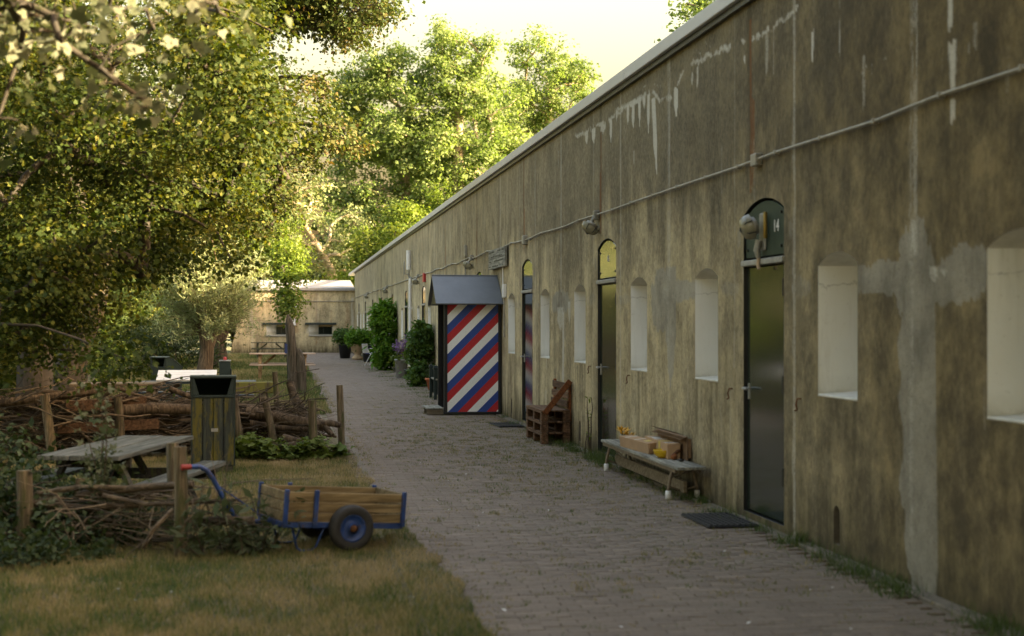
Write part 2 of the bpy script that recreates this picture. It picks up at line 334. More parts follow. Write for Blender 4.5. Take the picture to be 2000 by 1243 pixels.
# ------------------------------------------------------------------ mesh helpers
class MB:
    """collects shapes for ONE mesh"""
    def __init__(s): s.v = []; s.f = []; s.sm = []; s.mi = []; s.cur = 0
    def add(s, vs, fs, smooth=False):
        o = len(s.v); s.v += [tuple(p) for p in vs]
        for f in fs: s.f.append(tuple(i + o for i in f)); s.sm.append(smooth); s.mi.append(s.cur)
        return s
    def box(s, a, b, M=None):
        x0, y0, z0 = a; x1, y1, z1 = b
        p = [Vector(q) for q in ((x0, y0, z0), (x1, y0, z0), (x1, y1, z0), (x0, y1, z0), (x0, y0, z1), (x1, y0, z1), (x1, y1, z1), (x0, y1, z1))]
        if M: p = [M @ q for q in p]
        return s.add(p, [(0, 3, 2, 1), (4, 5, 6, 7), (0, 1, 5, 4), (1, 2, 6, 5), (2, 3, 7, 6), (3, 0, 4, 7)])
    def bar(s, p0, p1, w, h, up=(0, 0, 1), ext=0.0):
        """square bar from p0 to p1"""
        p0 = Vector(p0); p1 = Vector(p1); d = (p1 - p0).normalized(); p0 = p0 - d * ext; p1 = p1 + d * ext
        u = Vector(up); a = d.cross(u)
        if a.length < 1e-4: a = d.cross(Vector((1, 0, 0)))
        a.normalize(); u = a.cross(d)
        c = [a * w / 2 + u * h / 2, -a * w / 2 + u * h / 2, -a * w / 2 - u * h / 2, a * w / 2 - u * h / 2]
        return s.add([p0 + q for q in c] + [p1 + q for q in c], [(3, 2, 1, 0), (4, 5, 6, 7), (0, 1, 5, 4), (1, 2, 6, 5), (2, 3, 7, 6), (3, 0, 4, 7)])
    def tube(s, pts, rad, n=8, caps=True, jit=0.0):
        pts = [Vector(p) for p in pts]
        if not hasattr(rad, '__len__'): rad = [rad] * len(pts)
        rings = []; a = None
        for i, p in enumerate(pts):
            d = (pts[min(i + 1, len(pts) - 1)] - pts[max(i - 1, 0)]).normalized()
            if a is None:
                a = d.cross(Vector((0, 0, 1)))
                if a.length < 0.1: a = d.cross(Vector((1, 0, 0)))
            a = (a - d * a.dot(d)).normalized(); b = d.cross(a)
            rings.append([p + (a * math.cos(2 * math.pi * k / n) + b * math.sin(2 * math.pi * k / n)) * rad[i] * (1 + random.uniform(-jit, jit)) for k in range(n)])
        vs = [q for r in rings for q in r]; fs = []
        for i in range(len(pts) - 1):
            for k in range(n):
                k2 = (k + 1) % n; fs.append((i * n + k, i * n + k2, (i + 1) * n + k2, (i + 1) * n + k))
        s.add(vs, fs, True)
        if caps:
            s.add(rings[0], [tuple(range(n))[::-1]]); s.add(rings[-1], [tuple(range(n))])
        return s
    def lathe(s, prof, c=(0, 0, 0), n=16, axis='Z', caps=True):
        rings = []
        for r, h in prof:
            ring = []
            for k in range(n):
                t = 2 * math.pi * k / n; x, y = r * math.cos(t), r * math.sin(t)
                q = (x, y, h) if axis == 'Z' else ((x, h, y) if axis == 'Y' else (h, x, y))
                ring.append((q[0] + c[0], q[1] + c[1], q[2] + c[2]))
            rings.append(ring)
        vs = [q for r in rings for q in r]
        fs = [(i * n + k, i * n + (k + 1) % n, (i + 1) * n + (k + 1) % n, (i + 1) * n + k) for i in range(len(prof) - 1) for k in range(n)]
        s.add(vs, fs, True)
        if caps: s.add(rings[0], [tuple(range(n))[::-1]]); s.add(rings[-1], [tuple(range(n))])
        return s
    def prism(s, poly, h0, h1, axis='Z', M=None):
        """polygon extruded along an axis; poly gives the two other coordinates in xyz order"""
        def P(q, h): return Vector((q[0], q[1], h) if axis == 'Z' else ((q[0], h, q[1]) if axis == 'Y' else (h, q[0], q[1])))
        n = len(poly); vs = [P(q, h0) for q in poly] + [P(q, h1) for q in poly]
        if M: vs = [M @ q for q in vs]
        return s.add(vs, [tuple(range(n)), tuple(range(n, 2 * n))[::-1]] + [(i, (i + 1) % n, n + (i + 1) % n, n + i)[::-1] for i in range(n)])
    def build(s, name, mat, parent=None, loc=None, rot=None, bevel=0.0):
        me = bpy.data.meshes.new(name); me.from_pydata(s.v, [], s.f)
        me.polygons.foreach_set('use_smooth', s.sm); me.polygons.foreach_set('material_index', s.mi)
        bm = bmesh.new(); bm.from_mesh(me); bmesh.ops.recalc_face_normals(bm, faces=bm.faces); bm.to_mesh(me); bm.free()
        for mm in (mat if isinstance(mat, (list, tuple)) else [mat]): me.materials.append(MATS[mm])
        me.update()
        o = link(name, me, parent, loc, rot)
        if bevel:
            md = o.modifiers.new('edge', 'BEVEL'); md.width = bevel; md.segments = 1; md.limit_method = 'ANGLE'
        return o
def link(name, data, parent=None, loc=None, rot=None):
    o = bpy.data.objects.new(name, data); COL.objects.link(o)
    if parent: o.parent = parent
    if loc is not None: o.location = loc
    if rot is not None: o.rotation_euler = rot
    return o
def tag(o, label, cat, group=None, kind=None):
    if label: o['label'] = label
    if cat: o['category'] = cat
    if group: o['group'] = group
    if kind: o['kind'] = kind
    return o
def thing(name, label, cat, loc=(0, 0, 0), rz=0.0, group=None):
    return tag(link(name, None, None, loc, (0, 0, rz)), label, cat, group)
def struct(o): o['kind'] = 'structure'; return o
def copy_tree(o, parent=None):
    c = o.copy(); COL.objects.link(c); c.parent = parent
    for ch in list(o.children): copy_tree(ch, c)
    return c
def fast_mesh(name, V, quads=None, tris=None, mat=None, tone=None, parent=None, loc=None):
    """numpy arrays -> mesh; tone is a value per face"""
    me = bpy.data.meshes.new(name); V = np.asarray(V, np.float32)
    F = []
    if quads is not None and len(quads): F.append((np.asarray(quads, np.int32), 4))
    if tris is not None and len(tris): F.append((np.asarray(tris, np.int32), 3))
    nl = sum(a.size for a, k in F); npoly = sum(len(a) for a, k in F)
    me.vertices.add(len(V)); me.vertices.foreach_set('co', V.ravel())
    me.loops.add(nl); me.loops.foreach_set('vertex_index', np.concatenate([a.ravel() for a, k in F]))
    me.polygons.add(npoly)
    tot = np.concatenate([np.full(len(a), k, np.int32) for a, k in F])
    me.polygons.foreach_set('loop_start', np.concatenate([[0], np.cumsum(tot)[:-1]]).astype(np.int32))
    me.update(calc_edges=True)
    if tone is not None:
        at = me.attributes.new('tone', 'FLOAT', 'FACE'); at.data.foreach_set('value', np.asarray(tone, np.float32))
    if mat: me.materials.append(MATS[mat])
    return link(name, me, parent, loc)
def vnoise(x, y, seed=0):
    """value noise 0..1 on numpy arrays"""
    x = np.asarray(x, float); y = np.asarray(y, float)
    xi = np.floor(x).astype(np.int64); yi = np.floor(y).astype(np.int64); fx = x - xi; fy = y - yi
    fx = fx * fx * (3 - 2 * fx); fy = fy * fy * (3 - 2 * fy)
    def h(a, b):
        n = (a * 374761393 + b * 668265263 + seed * 1442695041) & 0xffffffff
        n = ((n ^ (n >> 13)) * 1274126177) & 0xffffffff
        return ((n ^ (n >> 16)) & 0xffff) / 65535.0
    return (h(xi, yi) * (1 - fx) + h(xi + 1, yi) * fx) * (1 - fy) + (h(xi, yi + 1) * (1 - fx) + h(xi + 1, yi + 1) * fx) * fy
def fbm(x, y, seed=0, o=4):
    s = 0; a = 0.5
    for i in range(o): s = s + a * vnoise(x * 2 ** i, y * 2 ** i, seed + i); a *= 0.5
    return s / (1 - 0.5 ** o)

# ------------------------------------------------------------------ ground, lawn, path
WX = 3.757                                    # face of the long wall
g = MB().add([(-400, -300, -0.09), (400, -300, -0.09), (400, 900, -0.09), (-400, 900, -0.09)], [(0, 1, 2, 3)]).build('ground', 'meadow'); struct(g)
def sheet(name, x0, x1, y0, y1, nx, ny, zf, mat):
    X, Y = np.meshgrid(np.linspace(x0, x1, nx + 1), np.linspace(y0, y1, ny + 1)); Z = zf(X, Y)
    V = np.stack([X.ravel(), Y.ravel(), Z.ravel()], 1); i = np.arange((nx + 1) * (ny + 1)).reshape(ny + 1, nx + 1)
    q = np.stack([i[:-1, :-1].ravel(), i[:-1, 1:].ravel(), i[1:, 1:].ravel(), i[1:, :-1].ravel()], 1)
    return fast_mesh(name, V, q, None, mat)
EDGE = 0.86
def lawn_z(X, Y): return -0.012 + 0.05 * (fbm(X * 0.9, Y * 0.9, 5) - 0.5) * np.clip((EDGE - X) * 1.5, 0, 1)
struct(sheet('lawn', -14, EDGE, 3, 20.4, 90, 100, lawn_z, 'soil_lawn'))
struct(sheet('lawn', -14, EDGE, 25.0, 75.9, 60, 120, lawn_z, 'soil_lawn'))
def fringe_z(X, Y): return np.where(X < EDGE - .03, -.05 + .066 * np.clip((X - EDGE + .30) / .24, 0, 1), np.where(X < EDGE + .17 + .10 * (fbm(Y * 2.1, Y * 0 + 3, 8) - .5) * 2 - .2 * np.clip((Y - 9.5) / 4, 0, 1), .016, -.03))
struct(sheet('lawn_fringe', EDGE - .30, EDGE + .34, 3, 14.5, 32, 240, fringe_z, 'soil_lawn'))
path = struct(sheet('path', EDGE, WX + 0.2, 2.5, 75.9, 1, 1, lambda X, Y: X * 0 - 0.016, 'joint_sand'))
side = struct(sheet('side_path', -9, EDGE, 20.4, 25.0, 1, 1, lambda X, Y: X * 0 - 0.018, 'joint_sand'))

def brick_mesh(tone, seed):
    rr = random.Random(seed); a, b2, h, c = 0.1008, 0.0379, 0.05, 0.003
    t = [rr.uniform(-0.0012, 0.0012) for _ in range(4)]
    vs = [(-a, -b2, -h), (a, -b2, -h), (a, b2, -h), (-a, b2, -h), (-a, -b2, -c + t[0]), (a, -b2, -c + t[1]), (a, b2, -c + t[2]), (-a, b2, -c + t[3]),
          (-a + c, -b2 + c, t[0]), (a - c, -b2 + c, t[1]), (a - c, b2 - c, t[2]), (-a + c, b2 - c, t[3])]
    fs = [(0, 1, 5, 4), (1, 2, 6, 5), (2, 3, 7, 6), (3, 0, 4, 7), (4, 5, 9, 8), (5, 6, 10, 9), (6, 7, 11, 10), (7, 4, 8, 11), (8, 9, 10, 11)]
    return np.array(vs), fs, tone
variants = [brick_mesh((i + 0.5) / 14, i) for i in range(14)]
vmesh = []
for vs_, fs_, tn in variants:
    me = bpy.data.meshes.new('brick'); me.from_pydata(vs_.tolist(), [], fs_)
    at = me.attributes.new('tone', 'FLOAT', 'FACE'); at.data.foreach_set('value', [tn] * len(fs_)); me.materials.append(MATS['brick']); vmesh.append(me)
BV = []; BT = []; nsingle = 0; nb = 0
quadpat = np.array(variants[0][1])
y = 3.0; row = 0
while y < 75.8:
    off = (row % 2) * 0.103 + random.uniform(-0.012, 0.012)
    x = EDGE + 0.085 + off - 0.1
    while x < WX - 0.19:
        k = int(min(13, max(0, random.gauss(5.8, 2.2))))
        px, py, pz = x + random.uniform(-.002, .002), y + random.uniform(-.003, .003) + 0.03 * math.sin(x * 1.1) * 0.6 - 0.02 * (x - 2), random.uniform(-.0015, .0015) - 0.006 * max(0, math.sin(y * 0.7 + x))
        rz = random.gauss(0, 0.006) - 0.02
        if 7.05 < y < 8.8 and nsingle < 300:
            link('brick', vmesh[k], path, (px, py, pz), (random.gauss(0, .004), random.gauss(0, .003), rz)); nsingle += 1
        else:
            vs_ = variants[k][0]; ca, sa = math.cos(rz), math.sin(rz)
            w = np.empty_like(vs_); w[:, 0] = vs_[:, 0] * ca - vs_[:, 1] * sa + px; w[:, 1] = vs_[:, 0] * sa + vs_[:, 1] * ca + py; w[:, 2] = vs_[:, 2] + pz
            BV.append(w); BT.append((k + 0.5) / 14); nb += 1
        x += 0.2055
    y += 0.0795; row += 1
q = (quadpat[None] + 12 * np.arange(nb)[:, None, None]).reshape(-1, 4)
o = fast_mesh('brick_courses', np.concatenate(BV), q, None, 'brick', np.repeat(BT, len(quadpat)), path); o['kind'] = 'stuff'
# side path: square slabs
SV = []; ST = []; n = 0
for i in range(32):
    for j in range(15):
        x, y = -8.9 + i * 0.303, 20.55 + j * 0.303
        if x > EDGE - 0.2: continue
        vs_ = variants[0][0] * np.array([1.5, 4.1, 1]); w = vs_ + np.array([x + random.uniform(-.003, .003), y, random.uniform(-.006, .004)])
        SV.append(w); ST.append(random.uniform(0.45, 1.0)); n += 1
q = (quadpat[None] + 12 * np.arange(n)[:, None, None]).reshape(-1, 4)
o = fast_mesh('paving_slabs', np.concatenate(SV), q, None, 'brick', np.repeat(ST, len(quadpat)), side); o['kind'] = 'stuff'
# edging stones between lawn and path, a narrow concrete strip along the foot of the wall
for i in range(56):
    yy = 5.0 + i * 1.0
    MB().box((EDGE - 0.035, yy + 0.004, -0.1), (EDGE + 0.035, yy + 0.996, -0.004 + random.uniform(-.012, .008))).build('edging_stone', 'edging', path, None, (0, 0, random.gauss(0, .0006)), 0.006)
for i in range(35):
    yy = 4 + i * 2.05
    MB().box((WX - 0.105, yy, -0.1), (WX + 0.02, yy + 2.04, 0.006 + random.uniform(-.008, .006))).build('footing_strip', 'edging', path, None, None, 0.008)

# ------------------------------------------------------------------ the long barrack wall
WH = 4.23; DC0, BAY = 10.82, 5.52
DOORS = [DC0 + BAY * k for k in range(-1, 12)]
DW, DZ, DSP, DAP = 0.48, 0.05, 2.48, 2.585       # half width, threshold, springing, apex
WINW, WZ, WSP, WAP = 0.35, 1.09, 2.0, 2.085
WINS = []
for d in DOORS: WINS += [d - 1.53, d + 1.53]
WINS = [w for w in WINS if w < 74.5]
SLOTS = [9.30, 17.87, 23.38]
def arch(y, c, hw, sp, ap):
    r = (hw * hw + (ap - sp) ** 2) / (2 * (ap - sp)); return math.sqrt(max(0, r * r - (y - c) ** 2)) - (r - (ap - sp)) + sp
OPEN = [(d, DW, DZ, DSP, DAP) for d in DOORS] + [(w, WINW, WZ, WSP, WAP) for w in WINS] + [(s, 0.055, 0.07, 0.30, 0.34) for s in SLOTS]
Y0, Y1 = -30.0, 75.9
br = {Y0, Y1}
for c, hw, zb, sp, ap in OPEN: br |= {round(c - hw, 5), round(c + hw, 5)}
br = sorted(br); ys = []
for a, b2 in zip(br[:-1], br[1:]):
    mid = (a + b2) / 2; st = 3.0 if b2 < 4.5 else (0.03 if mid < 20 else (0.06 if mid < 40 else 0.14))
    n = max(1, int(math.ceil((b2 - a) / st))); ys += [a + (b2 - a) * i / n for i in range(n)]
ys.append(Y1)
V = []; Q = []; base = 0
for a, b2 in zip(ys[:-1], ys[1:]):
    mid = (a + b2) / 2; dz = 0.024 if mid < 22 else (0.035 if mid < 40 else 0.06)
    if mid < 4: dz = 0.6
    ops = sorted([o for o in OPEN if o[0] - o[1] - 1e-6 < mid < o[0] + o[1] + 1e-6], key=lambda o: o[2])
    spans = []; lo = (-0.08, -0.08)
    for c, hw, zb, sp, ap in ops:
        spans.append((lo, (zb, zb))); lo = (arch(a, c, hw, sp, ap), arch(b2, c, hw, sp, ap))
    spans.append((lo, (WH, WH)))
    for (l0, l1), (t0, t1) in spans:
        n = max(1, int((t0 - l0) / dz)); k = np.arange(n + 1) / n
        za = l0 + (t0 - l0) * k; zb_ = l1 + (t1 - l1) * k
        V.append(np.stack([np.full(n + 1, WX), np.full(n + 1, a), za], 1)); V.append(np.stack([np.full(n + 1, WX), np.full(n + 1, b2), zb_], 1))
        i = np.arange(n); Q.append(np.stack([base + i, base + i + 1, base + n + 1 + i + 1, base + n + 1 + i], 1)); base += 2 * (n + 1)
V = np.concatenate(V); Q = np.concatenate(Q)
# --- marks with a shape of their own: white lime runs, grey repairs, rust, black algae
yy, zz = V[:, 1], V[:, 2]
white = np.zeros(len(V)); grey = np.zeros(len(V)); rust = np.zeros(len(V)); dark = np.zeros(len(V))
def sstep(a, b2, x): t = np.clip((x - a) / (b2 - a), 0, 1); return t * t * (3 - 2 * t)
wob = fbm(yy * 7, zz * 3.5, 3) - 0.5; wob2 = fbm(yy * 30, zz * 14, 9) - 0.5
def run(arr, y, zt, zb, w, amt=1.0, lean=0.0, taper=True, soft=0.5):
    """a run of lime or rust: starts at zt, ends in a point at zb"""
    f = np.clip((zt - zz) / (zt - zb), 0, 1); hw = w * (np.where(f < 0.55, 1, 1 - (f - 0.55) / 0.45) if taper else 1) * (0.8 + 0.9 * (wob + 0.25))
    d = np.abs(yy - (y + lean * f + 0.04 * w / 0.03 * wob * 0.6))
    ins = sstep(1, 1 - soft, d / np.maximum(hw, 1e-4)) * (zz < zt + 0.03 * wob2 * 2) * (zz > zb)
    np.maximum(arr, amt * ins, out=arr)
def blob(arr, y, z, ry, rz, amt=1.0, edge=0.35, rough=0.9):
    d = np.sqrt(((yy - y) / ry) ** 2 + ((zz - z) / rz) ** 2) + rough * wob + 0.5 * rough * wob2
    np.maximum(arr, amt * sstep(1, 1 - edge, d), out=arr)
def crack(arr, pts, w, amt):
    for (y0, z0), (y1, z1) in zip(pts[:-1], pts[1:]):
        L2 = (y1 - y0) ** 2 + (z1 - z0) ** 2; t = np.clip(((yy - y0) * (y1 - y0) + (zz - z0) * (z1 - z0)) / L2, 0, 1)
        d = np.hypot(yy - y0 - t * (y1 - y0) + 0.16 * wob, zz - z0 - t * (z1 - z0) + 0.12 * wob + 0.05 * wob2)
        np.maximum(arr, amt * sstep(w, w * 0.3, d), out=arr)
def wy(px): return (10570.0 / (px - 553) - 0.597) / 0.9873
def wz(px, py): return 1.6 + (630 - py) / 2778 * (10570.0 / (px - 553))
for px, t, bt, w, am in ((1226, 202, 246, .05, 1), (1237, 196, 257, .045, 1), (1249, 190, 248, .045, .9), (1258, 188, 215, .05, .7), (1266, 184, 263, .055, 1), (1193, 236, 280, .05, .85),
                         (1321, 172, 234, .045, .9), (1160, 250, 281, .07, .8), (1146, 256, 284, .07, .7), (1178, 242, 262, .12, .6), (1204, 212, 240, .05, .6), (1240, 195, 206, .3, .7), (1212, 208, 214, .2, .55),
                         (1587, 60, 130, .022, .9), (1590, 0, 90, .012, .5), (1641, 0, 160, .010, .5), (1856, -60, 82, .035, .8), (1861, 80, 196, .042, .85), (1861, 190, 252, .028, .85),
                         (1906, 40, 112, .03, .35), (1893, 80, 112, .02, .35), (1497, 66, 160, .05, .4), (1511, 60, 150, .02, .35), (1454, 108, 126, .03, .7), (1362, 128, 185, .02, .6), (1352, 142, 172, .03, .55)):
    run(white, wy(px), wz(px, t), wz(px, bt), w * (1.5 if px < 1400 else 1.25), min(.9, am))
run(white, wy(1276), wz(1276, 192), wz(1281, 342), .085, 1.0, wy(1283) - wy(1276))
run(white, wy(1100), wz(1100, 608), wz(1100, 760), .09, .55, 0, False); run(white, wy(1095), wz(1095, 600), wz(1095, 650), .25, .5); run(white, wy(1112), wz(1112, 590), wz(1112, 640), .12, .5)
run(white, wy(1087), wz(1087, 740), wz(1087, 835), .12, .5); run(white, wy(1066), wz(1066, 760), wz(1066, 840), .1, .35)
crack(white, [(wy(a), wz(a, c)) for a, c in ((1125, 268), (1155, 252), (1190, 236), (1218, 212), (1240, 198), (1275, 178), (1290, 200), (1308, 190), (1330, 150), (1355, 125), (1385, 108), (1420, 92), (1452, 80), (1475, 72), (1520, 45), (1560, 12))], 0.042, 0.6)
crack(white, [(wy(a), wz(a, c)) for a, c in ((1255, 178), (1266, 160), (1285, 168), (1300, 172), (1330, 145))], 0.02, 0.4)
crack(white, [(wy(a), wz(a, c)) for a, c in ((1360, 100), (1378, 108), (1395, 98), (1418, 92))], 0.02, 0.35)
crack(white, [(wy(a), wz(a, c)) for a, c in ((1680, 143), (1712, 125), (1745, 108), (1785, 103))], 0.012, 0.35)
crack(white, [(wy(a), wz(a, c)) for a, c in ((1376, 82), (1390, 95), (1404, 100), (1425, 60), (1437, 72))], 0.02, 0.35)
for k, d in enumerate(DOORS):                       # pale expansion joint half way between the doors, grey mortar over it
    j = d + BAY / 2; near = j < 25
    run(white, j, WH, 2.0, 0.03, 0.40, 0, False, 0.6); run(white, j + 0.06, WH, 0.3, 0.06, 0.30, 0, False, 0.9)
    crack(dark, [(j, WH), (j + 0.01, 2.4)], 0.010, 0.5)
    run(white, d - 0.70, WH, 0.0, 0.05, 0.38, 0, False, 0.6); run(white, d + 0.72, WH, 1.2, 0.04, 0.30, 0, False, 0.8)
    run(rust, d + 0.30, WH - 0.15 * (k % 3), 2.65, 0.045, 0.6, 0, False, 0.9); run(dark, d + 0.32, WH, 2.9, 0.09, 0.6, 0, False, 1.0)
    run(rust, d + 0.34 - 0.1 * (k % 2), 3.4, 2.62, 0.06, 0.5)
    for wdw in (d - 1.53, d + 1.53):                 # algae below the sills
        for q in range(5): run(dark, wdw - 0.3 + 0.15 * q, WZ - 0.01, WZ - random.uniform(.25, .8), .07, random.uniform(.2, .6), 0, True, 1.0)
    blob(grey, d - 0.62, 2.3, 0.05, 0.10, .6, .2, .3); blob(grey, d + 0.60, 2.3, 0.05, 0.10, .6, .2, .3)
    crack(dark, [(d - 1.2, 1.88), (d - .5, 1.86)], 0.008, .5); crack(dark, [(d + .5, 1.88), (d + 1.2, 1.90)], 0.008, .5)
    blob(grey, d - .85, 1.86, .35, .10, .5, .5); blob(grey, d + .85, 1.88, .35, .10, .5, .5)
J = DC0 - BAY / 2                                    # the big grey repair beside the nearest windows
blob(grey, J, 1.93, 0.27, 0.38, 1, .10, .75); blob(grey, J + .5, 1.88, .72, .12, .95, .15, 1.0); blob(grey, J - .5, 1.86, .72, .17, .9, .2, 1.1)
run(grey, J - .02, 1.98, -1.3, 0.25, .95, -0.08, True, .2); run(white, J + .02, 2.2, 2.0, .04, .6); run(white, J - .25, 1.92, 1.83, .06, .5); run(white, J - .38, 1.92, 1.86, .05, .45)
J = DC0 + BAY / 2
blob(grey, J + .30, 1.82, .42, .34, 1, .10, .5); blob(grey, J - .4, 1.90, .6, .12, .9, .2, .5); run(grey, J - .05, 2.15, 0.9, .20, .9, 0, True, .2)
J = DC0 + BAY * 1.5
blob(grey, J, 1.87, .75, .20, .9, .3, .6); run(grey, J - .2, 1.8, 1.0, .14, .5)
for i in range(260):                                  # scattered small drips and scars along the whole wall
    y_ = random.uniform(6, 74); z_ = random.uniform(.4, 4.1)
    run(white if random.random() < .6 else dark, y_, z_, z_ - random.uniform(.1, .7), random.uniform(.008, .03) * (1 + y_ / 40), random.uniform(.15, .45))
for i in range(70):
    y_ = random.uniform(6, 74); run(dark, y_, random.uniform(1, WH), random.uniform(0, 1), random.uniform(.08, .3), random.uniform(.1, .35), 0, False, 1.0)
barrack = thing('barrack', 'long low concrete barrack with narrow arched doors and white window niches', 'building', (WX, 20, 0))
barrack.location = (0, 0, 0)
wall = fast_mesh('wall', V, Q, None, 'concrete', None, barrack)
at = wall.data.attributes.new('stain', 'FLOAT_COLOR', 'POINT')
at.data.foreach_set('color', np.clip(np.stack([white, grey, rust, dark], 1), 0, 1).astype(np.float32).ravel())
# body behind the face, flat roof, metal coping in lengths
MB().add([(WX, Y0, -.08), (12, Y0, -.08), (12, Y0, WH), (WX, Y0, WH)], [(0, 1, 2, 3)]).add([(12, Y0, -.08), (12, Y1, -.08), (12, Y1, WH), (12, Y0, WH)], [(0, 1, 2, 3)]).build('rear_wall', 'concrete_wing', barrack)
MB().box((WX + .02, Y0, WH - .03), (12.1, Y1 + .3, WH + .06)).build('roof', 'roof_felt', barrack)
for i in range(20):
    a = Y0 + i * 5.52 + 1.0
    MB().box((WX - .085, a + .006, WH + .02), (WX + .25, a + 5.514, WH + .145)).build('coping', 'fascia', barrack, None, None, .006)
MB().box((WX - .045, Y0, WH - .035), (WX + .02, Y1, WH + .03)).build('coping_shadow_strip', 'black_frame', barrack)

# --- windows: deep white niches with a small steel window far in
def window_meshes():
    w = MB(); D = 0.62
    n = 10; ysx = [-WINW + 2 * WINW * i / n for i in range(n + 1)]; zs = [arch(t, 0, WINW, WSP, WAP) for t in ysx]
    w.add([(0, WINW, WZ + .0), (D, WINW - .12, WZ + .06), (D, WINW - .12, WSP + .0), (0, WINW, WSP)], [(0, 1, 2, 3)])       # far cheek
    w.add([(0, -WINW, WZ), (D, -WINW + .12, WZ + .06), (D, -WINW + .12, WSP), (0, -WINW, WSP)], [(3, 2, 1, 0)])             # near cheek
    w.add([(0, -WINW, WZ), (0, WINW, WZ), (D, WINW - .12, WZ + .06), (D, -WINW + .12, WZ + .06)], [(0, 1, 2, 3)])             # sill
    w.cur = 1
    va = [(0, y_, z_) for y_, z_ in zip(ysx, zs)] + [(D, y_ * (WINW - .12) / WINW, WSP) for y_ in ysx]
    w.add(va, [(i, i + 1, n + 2 + i, n + 1 + i) for i in range(n)], True)
    sill = MB().box((-.004, -WINW - .004, WZ - .016), (.05, WINW + .004, WZ + .003))
    fr = MB(); a = WINW - .12
    for y_ in (-a, 0 - .02, a - .04): fr.box((D - .05, y_, WZ + .06), (D - .01, y_ + .04, WSP))
    for z_ in (WZ + .06, WZ + .45, WSP - .04): fr.box((D - .048, -a + .04, z_), (D - .012, a - .04, z_ + .04))
    pane = MB().box((D - .03, -a, WZ + .06), (D - .024, a, WSP))
    return w, sill, fr, pane
w, s_, fr, pn = window_meshes()
W0 = w.build('window', ['white_reveal', 'soffit'], barrack, (WX, WINS[0], 0))
s_.build('sill', 'white_reveal', W0, None, None, .006); fr.build('frame', 'galvanised', W0); pn.build('pane', 'window_glass', W0)
for wy_ in WINS[1:]:
    c = copy_tree(W0, barrack); c.location = (WX, wy_, 0)
for s in SLOTS:                                       # small arched air slots at the foot of the wall
    q = MB(); hw = .055; ysx = [-hw, -hw * .5, 0, hw * .5, hw]; zs = [arch(t, 0, hw, .30, .34) for t in ysx]
    ring = [(-hw, .07)] + list(zip(ysx, zs)) + [(hw, .07)]
    q.add([(0, a, b2) for a, b2 in ring] + [(.09, a, b2) for a, b2 in ring], [(i, (i + 1) % 7, 7 + (i + 1) % 7, 7 + i) for i in range(7)] + [(7, 8, 9, 10, 11, 12, 13)])
    q.build('air_slot', 'edging', barrack, (WX, s, 0))

# --- doors
def door(y, idx, parent):
    root = link('door', None, parent, (WX, y, 0))
    gap = MB(); rec = 0.06; n = 10
    ysx = [-DW + 2 * DW * i / n for i in range(n + 1)]; zs = [arch(t, 0, DW, DSP, DAP) for t in ysx]
    ring = [(-DW, DZ)] + list(zip(ysx, zs)) + [(DW, DZ)]; m_ = len(ring)
    gap.add([(0, a, b2) for a, b2 in ring] + [(.12, a, b2) for a, b2 in ring], [(i, (i + 1) % m_, m_ + (i + 1) % m_, m_ + i) for i in range(m_)] + [tuple(range(m_, 2 * m_))])
    gap.build('door_recess', 'black_frame', root)
    leaf = MB().box((.028, -DW + .045, DZ + .012), (.075, DW - .008, 2.045)); lf = leaf.build('leaf', 'door_green', root, None, None, .004)
    MB().box((.012, -DW + .004, DZ), (.07, -DW + .040, 2.05)).build('hinge_jamb', 'black_frame', root)
    for hz in (.35, 1.05, 1.80): MB().tube([(.014, -DW + .045, hz), (.014, -DW + .045, hz + .14)], .014, 8).build('hinge', 'black_frame', lf)
    h = MB().box((.02, DW - .078, .97), (.03, DW - .05, 1.10)); h.tube([(.03, DW - .065, 1.06), (-.03, DW - .065, 1.06), (-.035, DW - .17, 1.055)], .010, 8); h.build('handle', 'galvanised', lf)
    MB().box((-.022, -DW - .012, 2.058), (.06, DW + .012, 2.105)).build('lintel_bar', 'lintel_bar', root, None, None, .006)
    ins = .02; pr = [(-DW + ins + .018, 2.125)] + [(t * (DW - ins) / DW + (.006 if t < 0 else 0), z_ - .022) for t, z_ in zip(ysx, zs)] + [(DW - ins, 2.125)]
    pnl = MB().prism(pr, .016, .055, 'X').build('transom_panel', 'panel_green' if idx == 1 else 'door_green', root, None, None, .003)
    for a, b2 in ((-DW + .09, 2.19), (DW - .07, 2.19), (-DW + .09, 2.45), (DW - .07, 2.43)): MB().lathe([(.012, .004), (.012, .018)], (0, a, b2), 8, 'X').build('bolt', 'black_frame', pnl)
    return root, pnl
def number_text(s, parent, y, z, size, mat):
    cu = bpy.data.curves.new('number', 'FONT'); cu.body = s; cu.size = size; cu.extrude = .0015; cu.align_x = 'CENTER'; cu.align_y = 'CENTER'
    tmp = bpy.data.objects.new('tmp', cu); COL.objects.link(tmp); dg = bpy.context.evaluated_depsgraph_get(); me = bpy.data.meshes.new_from_object(tmp.evaluated_get(dg)); bpy.data.objects.remove(tmp)
    me.materials.clear(); me.materials.append(MATS[mat])
    return link('house_number', me, parent, (.0125, y, z), (R(90), 0, R(-90)))
for i, d in enumerate(DOORS):
    rt, pnl = door(d, i, barrack)
    if i == 1: number_text('14', pnl, -0.27, 2.345, .135, 'white_paint')
    if i == 2: number_text('16', pnl, -0.02, 2.345, .10, 'white_paint')
